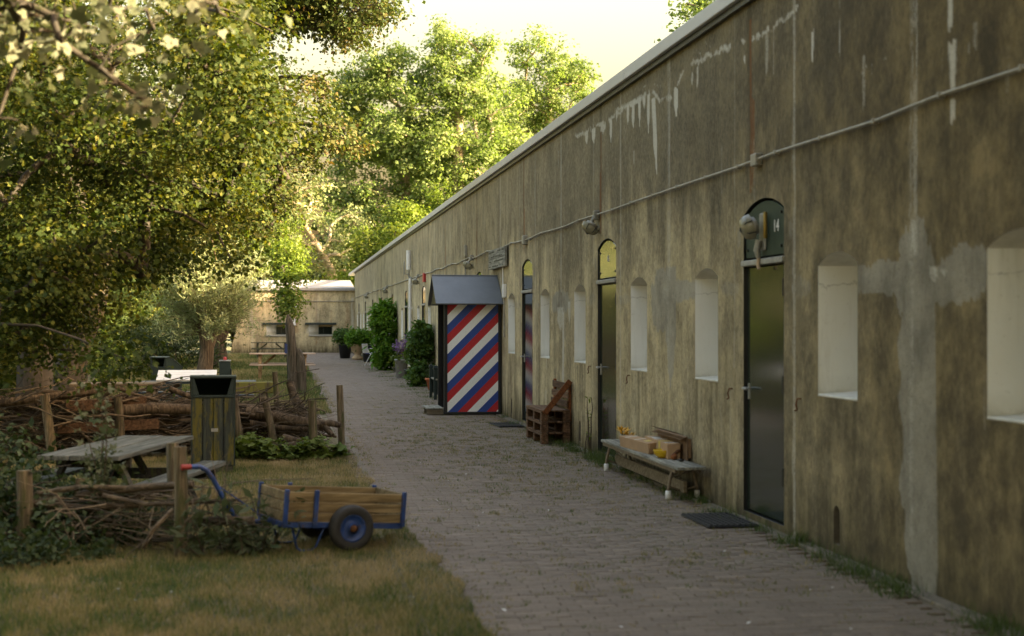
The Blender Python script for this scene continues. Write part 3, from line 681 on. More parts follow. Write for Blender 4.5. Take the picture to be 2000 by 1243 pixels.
# --- conduit along the wall with clips and a cable
CZ = 2.905
cond = MB(); pts = [(WX - .03, 4 + i * 0.92, CZ + .012 * math.sin(i * 1.9) - .010 * (i % 3)) for i in range(78)]
cond.tube(pts, .0115, 8); cond = cond.build('conduit', 'conduit_grey', barrack)
for i, p in enumerate(pts):
    MB().box((WX - .046, p[1] - .014, p[2] - .018), (WX + .004, p[1] + .014, p[2] + .018)).build('clip', 'conduit_grey', cond, None, None, .004)
def junction(name, y, z, sx, sy, sz, mat, x=WX): return MB().box((x - sx, y - sy / 2, z - sz / 2), (x + .002, y + sy / 2, z + sz / 2)).build(name, mat, None, None, None, .008)
j = junction('junction_box', wy(1484), CZ - .01, .06, .13, .10, 'conduit_grey'); tag(j, 'small grey junction box on the wall conduit above the door numbered 14', 'junction box')
j = junction('junction_box', 21.9, CZ - .02, .07, .16, .14, 'conduit_grey'); tag(j, 'small grey junction box on the conduit above the third door, behind the pallet seat', 'junction box')
# hooks beside the doors
hk = None
def hook(y, z, label):
    o = MB().tube([(WX + .01, y, z + .04), (WX - .03, y, z + .038), (WX - .04, y, z), (WX - .03, y, z - .04), (WX - .045, y + .01, z - .05)], .007, 6).build('wall_hook', 'rust'); tag(o, label, 'hook', 'rusty door hooks')
hook(11.6, 1.0, 'rusty iron hook on the wall between the bench and the door numbered 14')
hook(9.98, 1.0, 'rusty iron hook on the wall on the near side of the door numbered 14')
hook(15.2, .98, 'rusty iron hook on the wall above the far end of the bench')
hook(17.2, 1.02, 'rusty iron hook beside the handle of the shiny golden-green second door')
# --- wall lamps
def lamp(y, label, x=WX, z=CZ - .02, s=.85, bracket=True):
    t = thing('wall_lamp', label, 'lamp', (x, y, z), 0, 'bulkhead lamps along the conduit')
    M = Matrix.Rotation(R(-58), 4, 'Y') if bracket else Matrix.Rotation(R(-18), 4, 'Y')
    def put(mb, name, mat, parent=t):
        mb.v = [tuple((M @ Vector(p)) * s + Vector((-.10 * s, .0, -.13 * s))) for p in mb.v]; return mb.build(name, mat, parent)
    put(MB().lathe([(.02, -.03), (.085, -.025), (.095, 0.0), (.09, .02)], (0, 0, 0), 14, 'X'), 'lamp_housing', 'lamp_body')
    gl = MB().lathe([(.082, -.02), (.080, -.07), (.062, -.115), (.03, -.135), (.002, -.14)], (0, 0, 0), 14, 'X'); gl.v = [(p[0], p[1], p[2] * 1.6) for p in gl.v]
    gl = put(gl, 'glass_dome', 'lamp_glass')
    for k in range(3):
        a = R(60 * k + 30); q = MB().tube([(-.02, .09 * math.cos(a), .12 * math.sin(a)), (-.09, .082 * math.cos(a), .11 * math.sin(a)), (-.15, 0, 0), (-.09, -.082 * math.cos(a), -.11 * math.sin(a)), (-.02, -.09 * math.cos(a), -.12 * math.sin(a))], .006, 6); put(q, 'cage_wire', 'black_frame')
    if bracket: MB().box((-.07, -.045, -.05), (.002, .045, .06)).build('bracket', 'lamp_body', t, None, None, .01); MB().tube([(-.05, 0, 0), (-.09, 0, -.07), (-.09, 0, -.13)], .022, 8).build('arm', 'lamp_body', t)
    return t
lamp(16.75, 'grey caged bulkhead lamp above the second door, nearest lamp on the conduit')
lamp(28.2, 'grey caged bulkhead lamp above the roof of the striped sentry box')
lamp(39.7, 'grey caged bulkhead lamp beside the red alarm box')
lamp(51.8, 'small far grey bulkhead lamp above the tall green climber')
lamp(63.6, 'farthest small grey bulkhead lamp near the end of the long wall')
t = lamp(10.86, 'big caged bulkhead lamp with brass fitting mounted on the green panel of door 14', WX + .016, 2.47, .8, False)
del t['group']
MB().box((-.02, -.09, -.30), (.0, .05, .0)).build('back_plate', 'lamp_body', t, None, None, .012)
MB().lathe([(.012, -.15), (.017, -.14), (.017, .05), (.012, .06)], (-.03, -.135, -.06), 10).build('brass_tube', 'brass', t)
MB().tube([(-.04, -.02, -.22), (-.06, -.02, -.30), (-.05, -.03, -.36)], [.03, .028, .018], 10).build('cable_gland', 'lamp_body', t)
MB().tube([(-.05, -.03, -.36), (-.06, -.045, -.41), (-.055, -.06, -.45)], .014, 8).build('cable_tail', 'urn_stone', t)
# --- fittings on the far wall
yA = wy(805)
t = thing('fluorescent_lamp', 'upright white tube lamp on a bracket above the white downpipe', 'lamp', (WX, yA, 0))
MB().tube([(-.10, 0, 3.15), (-.10, 0, 3.72)], .075, 12).build('tube', 'white_paint', t); MB().tube([(-.02, 0, 2.9), (-.10, 0, 2.95), (-.10, 0, 3.16)], .03, 8).build('bracket', 'galvanised', t)
MB().tube([(-.10, 0, 3.02), (-.24, 0, 3.02), (-.24, 0, 3.42)], .018, 6).build('aerial', 'galvanised', t)
o = MB().tube([(WX - .06, yA, 0.02), (WX - .06, yA, 2.9)], .045, 10); [o.box((WX - .11, yA - .05, q), (WX + .004, yA + .05, q + .04)) for q in (.4, 1.2, 2.0, 2.7)]
tag(o.build('downpipe', 'white_paint'), 'white vertical pipe down the far wall behind the leafy shrub', 'pipe')
tag(junction('alarm_box', wy(831), 2.80, .07, .30, .24, 'red_box'), 'red alarm box on the wall above the far arched doorway', 'alarm box')
t = thing('cable_box', 'small grey box with a vertical cable above the sentry box roof', 'cable box', (WX, wy(912), 0))
MB().box((-.06, -.07, 2.95), (.002, .07, 3.2)).build('box', 'conduit_grey', t, None, None, .01); MB().tube([(-.03, 0, 2.1), (-.03, 0, 2.96)], .018, 6).build('cable', 'conduit_grey', t)
t = thing('cable_box', 'white switch box with a cable on the wall to the right of the sentry box', 'cable box', (WX, wy(988), 0))
MB().box((-.06, -.08, 2.02), (.002, .08, 2.25)).build('box', 'white_paint', t, None, None, .01); MB().tube([(-.03, 0, 1.35), (-.03, 0, 2.03)], .014, 6).build('cable', 'conduit_grey', t); MB().tube([(-.03, .15, 2.2), (-.03, .15, 2.75)], .012, 6).build('pipe', 'white_paint', t)
# --- carved wooden notice board
t = thing('notice_board', 'small weathered wooden board with rows of faded lettering on the wall', 'sign', (WX, (wy(962) + wy(994)) / 2, 0))
L = wy(962) - wy(994); bz = 2.72
for k in range(2): MB().box((-.075, -L / 2, bz - .17 + k * .172), (-.03, L / 2, bz - .002 + k * .172)).build('board', 'grey_wood_y', t, None, None, .005)
for k in (-.6, .6): MB().box((-.03, k - .03, bz - .16), (.002, k + .03, bz + .16)).build('batten', 'dark_wood', t)
for r_ in range(4):
    q = MB(); yv = L / 2 - .12
    while yv > -L / 2 + .14:
        wd = random.uniform(.04, .16)
        if random.random() < .75: q.box((-.079, yv - wd, bz + .115 - r_ * .085), (-.074, yv, bz + .135 - r_ * .085))
        yv -= wd + random.uniform(.04, .1)
    q.build('faded_lettering', 'dark_wood', t)
# --- the wing across the far end
wing = thing('wing_building', 'low concrete wing closing off the far end of the path', 'building', (0, 76, 0)); wing.location = (0, 0, 0)
WYF = 75.9
LO, HI = -2.75, WX
holes = [(-0.87, 0.36), (1.34, 2.58)]; hz0, hz1 = .92, 1.47
EH = 3.28
wm = []
xs = [LO] + [v_ for h in holes for v_ in h] + [HI]
Vv = []; Qq = []; base = 0
for a, b2 in zip(xs[:-1], xs[1:]):
    hole = any(abs(a - h[0]) < 1e-6 for h in holes)
    for z0, z1 in (((-.08, hz0), (hz1, EH)) if hole else ((-.08, EH),)):
        nx = max(1, int((b2 - a) / .08)); nz = max(1, int((z1 - z0) / .08))
        X, Z = np.meshgrid(np.linspace(a, b2, nx + 1), np.linspace(z0, z1, nz + 1))
        Xs = np.where(np.abs(X - LO) < 1e-6, LO + .85 * np.clip(Z / EH, 0, 1), X)
        Vv.append(np.stack([Xs.ravel(), np.full(X.size, WYF), Z.ravel()], 1)); i = np.arange(X.size).reshape(nz + 1, nx + 1) + base
        Qq.append(np.stack([i[:-1, :-1].ravel(), i[:-1, 1:].ravel(), i[1:, 1:].ravel(), i[1:, :-1].ravel()], 1)); base += X.size
V = np.concatenate(Vv); Q = np.concatenate(Qq)
ww = fast_mesh('wall', V, Q, None, 'concrete_wing', None, wing)
yy, zz = V[:, 0], V[:, 2]; wob = fbm(yy * 3, zz * 2, 3) - .5; wob2 = fbm(yy * 12, zz * 9, 9) - .5
white = np.zeros(len(V)); grey = white.copy(); rust = white.copy(); dark = white.copy()
for c_ in (-.25, 1.96): blob(white, c_, 1.2, .95, .42, .5, .4, .9)
for i in range(22): run(rust if i % 3 == 0 else (white if i % 3 == 1 else dark), random.uniform(-2.5, 3.7), random.uniform(2.2, 3.28), random.uniform(.3, 1.5), random.uniform(.05, .25), random.uniform(.2, .45), 0, False, 1.0)
run(white, 3.63, 2.95, 0.6, .07, .6, 0, False)
at = ww.data.attributes.new('stain', 'FLOAT_COLOR', 'POINT'); at.data.foreach_set('color', np.clip(np.stack([white, grey, rust, dark], 1), 0, 1).astype(np.float32).ravel())
MB().add([(LO, WYF, -.08), (LO, 88, -.08), (LO + .85, 88, EH), (LO + .85, WYF, EH)], [(0, 1, 2, 3)]).build('end_wall', 'concrete_wing', wing)
MB().prism([(WYF - .15, EH + .003), (WYF - .15, EH + .13), (81, 3.98), (88, 3.98), (88, EH + .003)], LO + .75, HI - .005, 'X').build('roof', 'roof_felt', wing)
MB().tube([(LO + .7, WYF - .04, 2.72), (3.74, WYF - .04, 2.72)], .02, 6).build('conduit', 'conduit_grey', wing)
tag(MB().box((.58, WYF - .14, 2.38), (.74, WYF - .002, 2.68)).build('floodlight', 'white_paint', None, None, None, .02), 'small white box light high on the far wing wall', 'lamp')
tag(MB().box((.44, WYF - .2, 1.42), (.66, WYF - .002, 1.78)).build('wall_heater', 'white_paint', None, None, None, .03), 'white box on the far wing wall between its two windows', 'wall box')
for a, b2 in holes:
    wn_ = link('window', None, wing, (a, WYF, 0)); w_ = b2 - a; D = .55; s0 = w_ * .42
    MB().add([(0, 0, hz0), (s0, D, hz0 + .04), (s0, D, hz1), (0, 0, hz1)], [(0, 1, 2, 3)]).add([(w_, 0, hz0), (w_, D, hz0 + .04), (w_, D, hz1), (w_, 0, hz1)], [(0, 1, 2, 3)]).add([(0, 0, hz0), (w_, 0, hz0), (w_, D, hz0 + .04), (s0, D, hz0 + .04)], [(0, 1, 2, 3)]).add([(0, 0, hz1), (w_, 0, hz1), (w_, D, hz1), (s0, D, hz1)], [(0, 1, 2, 3)]).build('niche', 'white_reveal', wn_)
    MB().box((s0, D - .02, hz0 + .04), (w_, D + .02, hz1)).build('pane', 'window_glass', wn_)
    fr = MB()
    for x_ in (s0, (s0 + w_) / 2 - .12, w_ - .04): fr.box((x_, D - .05, hz0 + .04), (x_ + .04, D - .022, hz1 - .09))
    fr.box((s0, D - .052, hz0 + .04), (w_, D - .021, hz0 + .08)); fr.build('frame', 'dark_green_paint', wn_)
    MB().box((s0, D - .06, hz1 - .10), (w_, D - .02, hz1 - .002)).build('blind', 'cream_blind', wn_)
    MB().box((-.2, -.12, hz1 + .002), (w_ + .2, .02, hz1 + .115)).build('hood', 'dark_green_paint', wn_, None, None, .01)
    MB().box((-.03, -.06, hz0 - .06), (w_ + .06, .02, hz0 - .002)).build('sill', 'lintel_bar', wn_, None, None, .01)

# ------------------------------------------------------------------ sentry box
sx0, sx1, sy0, sy1 = 2.80, 3.72, 24.45, 25.45
t = thing('sentry_box', 'red, white and blue striped sentry box with a grey gabled roof against the wall', 'sentry box', ((sx0 + sx1) / 2, sy0, 0))
hwS = (sx1 - sx0) / 2; dS = sy1 - sy0
MB().box((-hwS + .0, .0, .05), (hwS, .03, 1.98)).build('striped_panel', 'sentry_stripes', t)
MB().box((hwS - .03, .04, .05), (hwS, dS - .04, 1.98)).build('back_panel', 'sentry_black', t); MB().box((-hwS, dS - .03, .05), (hwS, dS, 1.98)).build('side_panel', 'sentry_black', t)
for a, b2 in ((-hwS - .055, -.012), (hwS - .03, -.012), (-hwS - .055, dS - .05), (hwS - .03, dS - .05)): MB().box((a, b2, .03), (a + .058, b2 + .062, 1.995)).build('corner_post', 'sentry_black', t, None, None, .004)
MB().box((-hwS - .06, -.015, .012), (hwS + .028, dS + .01, .05)).build('base_frame', 'sentry_black', t, None, None, .004)
MB().box((-hwS - .36, .0, .10), (-hwS - .062, dS * .85, .125)).build('step_board', 'grey_wood_y', t, None, None, .003)
MB().box((-hwS - .35, .01, .008), (-hwS - .065, .05, .098)).box((-hwS - .35, .5, .008), (-hwS - .065, .54, .098)).build('step_bearer', 'table_wood', t, None, None, .003)
MB().box((-hwS + .03, .04, .052), (hwS - .04, dS - .04, .08)).build('floor_board', 'table_wood', t)
oh = .24; ox0, ox1 = -hwS - .22, hwS + .03; ye, yr, ze, zr = -.19, dS / 2, 1.90, 2.40
for sgn in (0, 1):
    a = (ye, ze) if sgn == 0 else (dS - ye, ze); r0 = (yr, zr)
    n_ = (-(zr - ze), (yr - ye)) if sgn == 0 else ((zr - ze), (yr - ye)); ln = math.hypot(*n_); n_ = (n_[0] / ln * .03, n_[1] / ln * .03)
    MB().prism([a, r0, (r0[0] + n_[0] * .0, r0[1] + .035), (a[0] + n_[0], a[1] + n_[1])], ox0, ox1, 'X').build('roof_panel', 'sentry_roof', t, None, None, .003)
for x_ in (ox0 + .05, hwS - .04): MB().prism([(ye + .12, ze + .02), (dS - ye - .12, ze + .02), (yr, zr - .04)], x_, x_ + .025, 'X').build('gable', 'sentry_black', t)
MB().box((ox0, yr - .03, zr + .005), (ox1, yr + .03, zr + .04)).build('ridge_cap', 'sentry_roof', t, None, None, .006)
MB().bar((hwS + .02, .08, 1.80), (WX - (sx0 + sx1) / 2, .02, 1.80), .03, .05).build('iron_bracket', 'rust', t)

# ------------------------------------------------------------------ pallet seat
t = thing('pallet_seat', 'brown seat knocked together from stacked pallet pieces against the wall', 'seat', (3.34, 18.33, 0))
PW, PL, TH = .385, 1.18, .148
for k in range(3):
    z0 = .006 + k * TH
    for yb in (0, PL / 2 - .05, PL - .1):
        for xb in ((0, PW - .09)): MB().box((xb, yb, z0), (xb + .09, yb + .1, z0 + TH - .045)).build('block', 'pallet_wood', t, None, None, .004)
    for xb in ((0, PW - .09)): MB().box((xb - .002, -.004, z0 + TH - .044), (xb + .092, PL + .004, z0 + TH - .022)).build('stringer_board', 'pallet_wood', t, None, None, .003)
    for i in range(4 if k < 2 else 5):
        st = (PW - .075) / (3 if k < 2 else 4) * i; 
        MB().box((st, -.008 + random.uniform(-.006, .006), z0 + TH - .0215), (st + .072, PL + random.uniform(-.01, .01), z0 + TH - .002)).build('slat', 'pallet_wood', t, None, None, .003)
zs0 = .006 + 3 * TH
for i in range(3):
    zb = zs0 + .03 + i * .115; xo = PW - .045 + .012 * i
    MB().box((xo, .02, zb), (xo + .02, PL - .03, zb + .085)).build('back_slat', 'pallet_wood', t, None, None, .003)
for yb in (.05, PL - .12): MB().box((PW - .012, yb, .30), (PW + .022, yb + .07, zs0 + .37)).build('back_upright', 'pallet_orange', t, None, None, .003)
MB().bar((PW - .02, -.016, zs0 + .36), (.06, -.016, zs0 - .02), .022, .075, (0, 0, 1), .03).build('arm_board', 'pallet_orange', t, None, None, .003)

# ------------------------------------------------------------------ low bench with boxes
bx0, bx1, by0, by1, BZ = 3.445, 3.715, 12.20, 15.28, .315
t = thing('low_bench', 'long low grey wooden bench with bent steel legs in white rubber caps', 'bench', (bx0, by0, 0))
bw, bl = bx1 - bx0, by1 - by0
for k in range(2): MB().box((k * bw / 2 + .002, 0, BZ - .028), ((k + 1) * bw / 2 - .002, bl, BZ)).build('seat_plank', 'grey_wood_y', t, None, None, .004)
MB().box((.012, .12, BZ - .062), (.035, bl - .06, BZ - .03)).box((bw - .035, .12, BZ - .062), (bw - .012, bl - .06, BZ - .03)).build('side_rail', 'steel_leg', t)
MB().box((bw / 2 - .015, .22, .06), (bw / 2 + .02, bl - .18, .165)).build('balance_beam', 'table_wood', t, None, None, .004)
for ly in (.30, bl - .28):
    for s in (-1, 1):
        c = bw / 2
        lg = MB().tube([(c + s * .085, ly, BZ - .035), (c + s * .10, ly, BZ - .07), (c + s * .125, ly, .15), (c + s * .135, ly, .085), (c + s * .135, ly, .02)], .015, 8).build('leg', 'steel_leg', t)
        MB().lathe([(.024, .001), (.027, .004), (.026, .07), (.020, .075)], (c + s * .135, ly, 0), 12).build('rubber_cap', 'white_paint', lg)
    MB().tube([(bw / 2 - .125, ly, .11), (bw / 2, ly + .05, .07), (bw / 2 + .125, ly, .11)], .010, 6).build('cross_bar', 'steel_leg', t)
    MB().tube([(bw / 2 - .08, ly, BZ - .05), (bw / 2, ly + .35 * (1 if ly < 1 else -1), .15)], .009, 6).tube([(bw / 2 + .08, ly, BZ - .05), (bw / 2, ly + .35 * (1 if ly < 1 else -1), .15)], .009, 6).build('diagonal_brace', 'steel_leg', t)
def carton(name, label, loc, rz, L, W, H, tilt=0.0, mat='cardboard'):
    o = tag(MB().box((-W / 2, -L / 2, 0), (W / 2, L / 2, H)).build(name, mat, None, loc, (0, tilt, rz), .004), label, 'box')
    return o
B_ = BZ + .002
o = carton('cardboard_box', 'front long brown cardboard box with a torn end lying on the low bench', (3.545, 13.92, B_ + .004), R(4), .92, .13, .11, R(-6))
for yb in (-.05, .25): MB().box((-.066, yb - .022, .1102), (.066, yb + .022, .1118)).build('tape_strip', 'tape', o)
MB().box((-.03, -.34, .1103), (.055, -.22, .112)).build('paper_label', 'yellow_tape', o)
MB().prism([(-.065, 0), (.065, 0), (.06, .13), (-.06, .13)], -.004, .0, 'Y', Matrix.Translation((0, -.462, .01)) @ Matrix.Rotation(R(35), 4, 'X')).build('end_flap', 'cardboard', o)
o = carton('cardboard_box', 'taped brown cardboard box behind the yellow bowl on the low bench', (3.635, 13.42, B_), R(-2), .98, .125, .145, 0)
for yb in (-.38, .05, .33): MB().box((-.0645, yb - .03, .1452), (.0645, yb + .03, .1468)).build('tape_strip', 'tape', o)
MB().box((-.0642, -.20, .1453), (.0643, -.13, .147)).box((-.0643, -.20, .02), (-.0627, -.13, .145)).build('yellow_tape', 'yellow_tape', o); MB().box((-.05, .12, .1453), (.03, .25, .147)).build('paper_label', 'white_paint', o)
# open carton leaning on the wall behind
t = thing('open_carton', 'dark flattened cardboard tray leaning on the wall behind the boxes', 'box', (3.74, 13.3, B_), 0)
MB().bar((-.035, -.52, .0), (-.035, .55, .0), .004, .004).box((-.032, -.52, .0), (-.027, .55, .215)).build('back_side', 'cardboard_dark', t)
MB().box((-.032, -.52, .2), (.004, -.515, .02)).build('end_side', 'cardboard_dark', t)
MB().box((-.10, -.5, .0), (-.036, .5, .0), Matrix.Translation((-.03, 0, .215)) @ Matrix.Rotation(R(24), 4, 'Y')).box((-.075, -.50, -.003), (0, .53, .003), Matrix.Translation((-.03, 0, .218)) @ Matrix.Rotation(R(-22), 4, 'Y')).build('top_flap', 'cardboard_dark', t)
bowl = MB().lathe([(.022, .0), (.05, .008), (.078, .035), (.088, .066), (.091, .078), (.085, .078), (.074, .038), (.048, .014), (.0, .008)], (0, 0, 0), 24, 'Z', False)
tag(bowl.build('plastic_bowl', 'yellow_plastic', None, (3.545, 13.06, B_ + .001)), 'bright yellow plastic bowl on the low bench', 'bowl')
t = thing('artificial_flowers', 'orange-yellow artificial flowers lying at the far end of the cardboard boxes', 'flowers', (3.53, 14.55, B_))
for i in range(4):
    c = Vector((random.uniform(-.05, .07), random.uniform(-.12, .10), random.uniform(.05, .15))); q = MB()
    for k in range(6):
        a = k * R(60) + i; d = Vector((math.cos(a), math.sin(a) * .8, random.uniform(.1, .7))).normalized(); s = d.cross(Vector((0, 0, 1))).normalized() * .022
        q.add([c, c + d * .04 + s, c + d * .085 + Vector((0, 0, .012)), c + d * .04 - s], [(0, 1, 2, 3)])
    q.build('blossom', 'petal_yellow', t); MB().tube([c, (c.x * .5, c.y * .5, .0)], .004, 5).build('stem', 'dark_green_paint', t)
t = thing('small_mask', 'small brown and copper object beside the yellow bowl on the low bench', 'toy', (3.60, 12.86, B_))
MB().lathe([(.006, 0), (.026, .008), (.034, .03), (.022, .055), (.004, .062)], (0, 0, 0), 12).build('ball', 'pallet_orange', t); MB().tube([(0, 0, .05), (.05, .05, .075), (.09, .09, .08)], [.014, .018, .01], 8).build('handle', 'rust', t)
tag(MB().tube([(3.60, 12.66, B_ + .011), (3.64, 12.70, B_ + .011), (3.62, 12.76, B_ + .011)], .010, 6).build('small_strap', 'black_frame'), 'short black strap lying on the near part of the low bench', 'strap')

# ------------------------------------------------------------------ door mats
def doormat(x, y, w, l, rz, label):
    t = thing('doormat', label, 'doormat', (x, y, .008), rz, 'doormats'); 
    MB().box((-w / 2, -l / 2, 0), (w / 2, l / 2, .010)).build('backing', 'rubber_mat', t, None, None, .003)
    q = MB(); nn = 9
    for i in range(nn): q.box((-w / 2 + w * i / nn + .008, -l / 2 + .01, .010), (-w / 2 + w * (i + .62) / nn, l / 2 - .01, .019))
    for i in range(11): q.box((-w / 2 + .01, -l / 2 + l * (i + .3) / 11, .0103), (w / 2 - .01, -l / 2 + l * (i + .65) / 11, .0165))
    q.build('ribs', 'rubber_mat', t)
doormat(3.455, 11.0, .42, .74, R(1), 'black ribbed rubber doormat in front of the door numbered 14')
doormat(3.42, 21.75, .40, .8, R(3), 'black rubber doormat in front of the third door, beside the pallet seat')

# ------------------------------------------------------------------ blue hand cart
t = thing('hand_cart', 'blue steel hand cart with slatted wooden sides and two black tyres', 'hand cart', (.364, 10.33, -.004), R(20))
tilt = Matrix.Translation((0, 0, .17)) @ Matrix.Rotation(R(4.6), 4, 'Y')
def cp(mb, name, mat, parent=t, bev=.003):
    mb.v = [tuple(tilt @ Vector(p)) for p in mb.v]; return mb.build(name, mat, parent, None, None, bev)
cx0, cx1, cw = -.49, .43, .25
cp(MB().box((cx0, -cw, -.02), (cx1, -cw + .03, .018)).box((cx0, cw - .03, -.02), (cx1, cw, .018)).box((cx0, -cw + .03, -.019), (cx0 + .03, cw - .03, .017)).box((cx1 - .03, -cw + .03, -.019), (cx1, cw - .03, .017)).box((-.03, -cw + .03, -.019), (.03, cw - .03, .015)), 'frame', 'cart_blue')
for k in range(5):
    y0 = -cw + .032 + k * (2 * cw - .064) / 5; cp(MB().box((cx0 + .032, y0 + .002, .002), (cx1 - .032, y0 + (2 * cw - .064) / 5 - .002, .016)), 'floor_plank', 'cart_wood')
for s in (-1, 1):
    for k in range(3): cp(MB().box((cx0 + .012, s * cw - s * .004 - .009, .022 + k * .072), (cx1 - .012, s * cw - s * .004 + .009, .022 + k * .072 + .061)), 'side_board', 'cart_wood')
    for xp in (cx0 + .0, cx0 + .22, cx1 - .03): cp(MB().box((xp, s * cw + s * .006 - .012 + (.012 if s > 0 else -.012), .0), (xp + .03, s * cw + s * .006 + .012 + (.012 if s > 0 else -.012), .245)), 'stake', 'cart_blue')
for xe in (cx0 + .004, cx1 - .022):
    for k in range(3): cp(MB().box((xe, -cw + .012, .022 + k * .072), (xe + .018, cw - .012, .022 + k * .072 + .064)), 'end_board', 'cart_wood')
for s in (-1, 1):
    wh = link('wheel', None, t, (0, s * .315, .162))
    MB().lathe([(.098, -.038), (.128, -.046), (.150, -.042), (.160, -.026), (.162, 0), (.160, .026), (.150, .042), (.128, .046), (.098, .038), (.094, 0), (.098, -.038)], (0, 0, 0), 36, 'Y', False).build('tyre', 'tyre', wh)
    q = MB().lathe([(.030, s * .052), (.033, s * .046), (.036, s * .02), (.070, s * .012), (.083, s * .026), (.097, s * .036), (.097, -s * .036), (.0, -s * .030)], (0, 0, 0), 28, 'Y', False); q.build('rim', 'cart_blue', wh)
    MB().lathe([(.0, s * .0545), (.017, s * .054), (.024, s * .05), (.026, s * .02)], (0, 0, 0), 14, 'Y', False).build('hub', 'rust', wh)
MB().tube([(0, -.30, .162), (0, .30, .162)], .013, 8).build('axle', 'cart_blue', t)
for s in (-1, 1): MB().tube([(-.40, s * .20, .20), (-.36, s * .20, .03), (-.33, s * .20, .010), (-.25, s * .20, .010), (-.22, s * .20, .03), (-.15, s * .20, .175)], .009, 7).build('stand', 'cart_blue', t)
MB().tube([(-.30, 0, .185), (-.50, 0, .205), (-.68, 0, .21), (-.75, 0, .27), (-.82, 0, .38), (-.90, 0, .53), (-.94, 0, .585), (-.99, 0, .612), (-1.06, 0, .614)], .017, 10).build('drawbar', 'cart_blue', t)
MB().tube([(-1.05, 0, .614), (-1.12, 0, .614)], .020, 10).build('grip', 'red_grip', t); MB().tube([(-.87, 0, .48), (-.68, .06, .35), (-.5, .10, .22)], .005, 6).build('stay_rod', 'cart_blue', t)

# ------------------------------------------------------------------ litter bins
def litter_bin(loc, rz, label, s=1.0, plank='bin_plank'):
    t = thing('litter_bin', label, 'litter bin', loc, rz)
    w, d, h, hb = .23, .22, .80, 1.01
    def b(mb, name, mat, bev=.004): mb.v = [tuple(Vector(p) * s) for p in mb.v]; return mb.build(name, mat, t, None, None, bev)
    b(MB().box((-w + .02, -d + .02, .002), (w - .02, d - .02, .09)), 'plinth', 'dark_wood')
    n = 4
    for k in range(n): b(MB().box((-w + .012 + k * (2 * w - .024) / n + .003, -d + .001, .075), (-w + .012 + (k + 1) * (2 * w - .024) / n - .003, -d + .02, h)), 'plank', plank)
    side = [(-d, .07), (-d, hb), (-d + .12, hb + .0), (d, .80), (d, .07)]
    for x_ in (-w, w - .018): b(MB().prism(side, x_, x_ + .018, 'X'), 'side_panel', 'dark_green_paint')
    b(MB().box((-w + .018, d - .018, .07), (w - .018, d, .80)), 'back_panel', 'dark_green_paint')
    b(MB().prism([(-d - .012, hb - .004), (-d + .12, hb + .004), (d + .01, .80), (d + .01, .82), (-d + .12, hb + .028), (-d - .012, hb + .018)], -w - .012, w + .012, 'X'), 'hood', 'dark_green_paint')
    b(MB().box((-w + .018, -d - .008, h), (w - .018, -d + .02, h + .028)), 'front_rail', 'dark_green_paint')
    for sg in (-1, 1): b(MB().prism([(sg * (w - .018), h + .03), (sg * (w - .018), hb - .006), (sg * (w - .036), hb - .006), (sg * (w - .085), h + .03)], -d - .004, -d + .008, 'Y'), 'opening_cheek', 'dark_green_paint')
    b(MB().box((-w + .02, -d + .05, .3), (w - .02, d - .02, .74)), 'liner', 'black_frame')
    b(MB().box((-.02, -d - .002, .44), (.05, -d + .0005, .475)), 'torn_sticker', 'lintel_bar', 0)
    return t
litter_bin((-.745, 15.62, 0), R(3), 'square litter bin with mossy yellow-green planks in front of the dead hedge')
litter_bin((-2.19, 27.7, 0), R(-42), 'dark green litter bin standing behind the white board on the blue table', .92, 'dark_green_paint')

# ------------------------------------------------------------------ picnic tables
def picnic(loc, rz, label, L, W, top, seat, mat, legmat, spread, nplank=5, th=.035):
    t = thing('picnic_table', label, 'picnic table', loc, rz)
    pw = W / nplank
    for k in range(nplank): MB().box((-L / 2 + random.uniform(-.02, .02), -W / 2 + k * pw + .006, top - th), (L / 2 + random.uniform(-.03, .03), -W / 2 + (k + 1) * pw - .006, top + random.uniform(-.004, .002))).build('top_plank', mat, t, None, None, .004)
    for s in (-1, 1):
        for k in range(2): a = s * (spread + .01 + k * .115); MB().box((-L / 2, min(a, a + s * .105), seat - th), (L / 2 + random.uniform(-.02, .02), max(a, a + s * .105), seat)).build('seat_plank', mat, t, None, None, .004)
    for x_ in (-L / 2 + .28 * L / 1.8, L / 2 - .28 * L / 1.8):
        for s in (-1, 1): MB().bar((x_, s * W * .30, top - th - .004), (x_, s * (spread + .02), .0), .038, .085, (1, 0, 0)).build('leg', legmat, t)
        MB().box((x_ + .021, -spread - .2, seat - th - .10), (x_ + .058, spread + .2, seat - th - .003)).build('seat_bearer', legmat, t); MB().box((x_ + .021, -W / 2 + .03, top - th - .09), (x_ + .058, W / 2 - .03, top - th - .003)).build('top_bearer', legmat, t)
        sg = 1 if x_ < 0 else -1; MB().bar((x_ + sg * .06, 0, seat - .06), (x_ + sg * .42, 0, top - th - .02), .04, .06).build('brace', legmat, t)
    return t
picnic((-1.375, 12.6, 0), R(77), 'low grey weathered picnic table behind the near wattle fence', 2.0, .68, .55, .32, 'grey_wood', 'dark_wood', .42, 5, .04)
picnic((-2.35, 21.1, .0), R(3), 'brown picnic table behind the dead hedge under the trees', 1.30, .66, .73, .43, 'table_wood', 'table_wood', .52)
picnic((-.02, 40.6, 0), R(0), 'pale pinkish new picnic table on the lawn beside the split post', 1.80, .70, .74, .44, 'pink_wood', 'pine_wood', .55)
picnic((-.52, 64, 0), R(0), 'old dark mossy picnic table in front of the far wing', 1.75, .75, .72, .45, 'dark_wood', 'dark_wood', .55)
picnic((-1.45, 24.3, 0), R(1), 'dark blue painted picnic table under a tilted white board', 1.95, .62, .62, .42, 'dark_blue_paint', 'table_wood', .50)
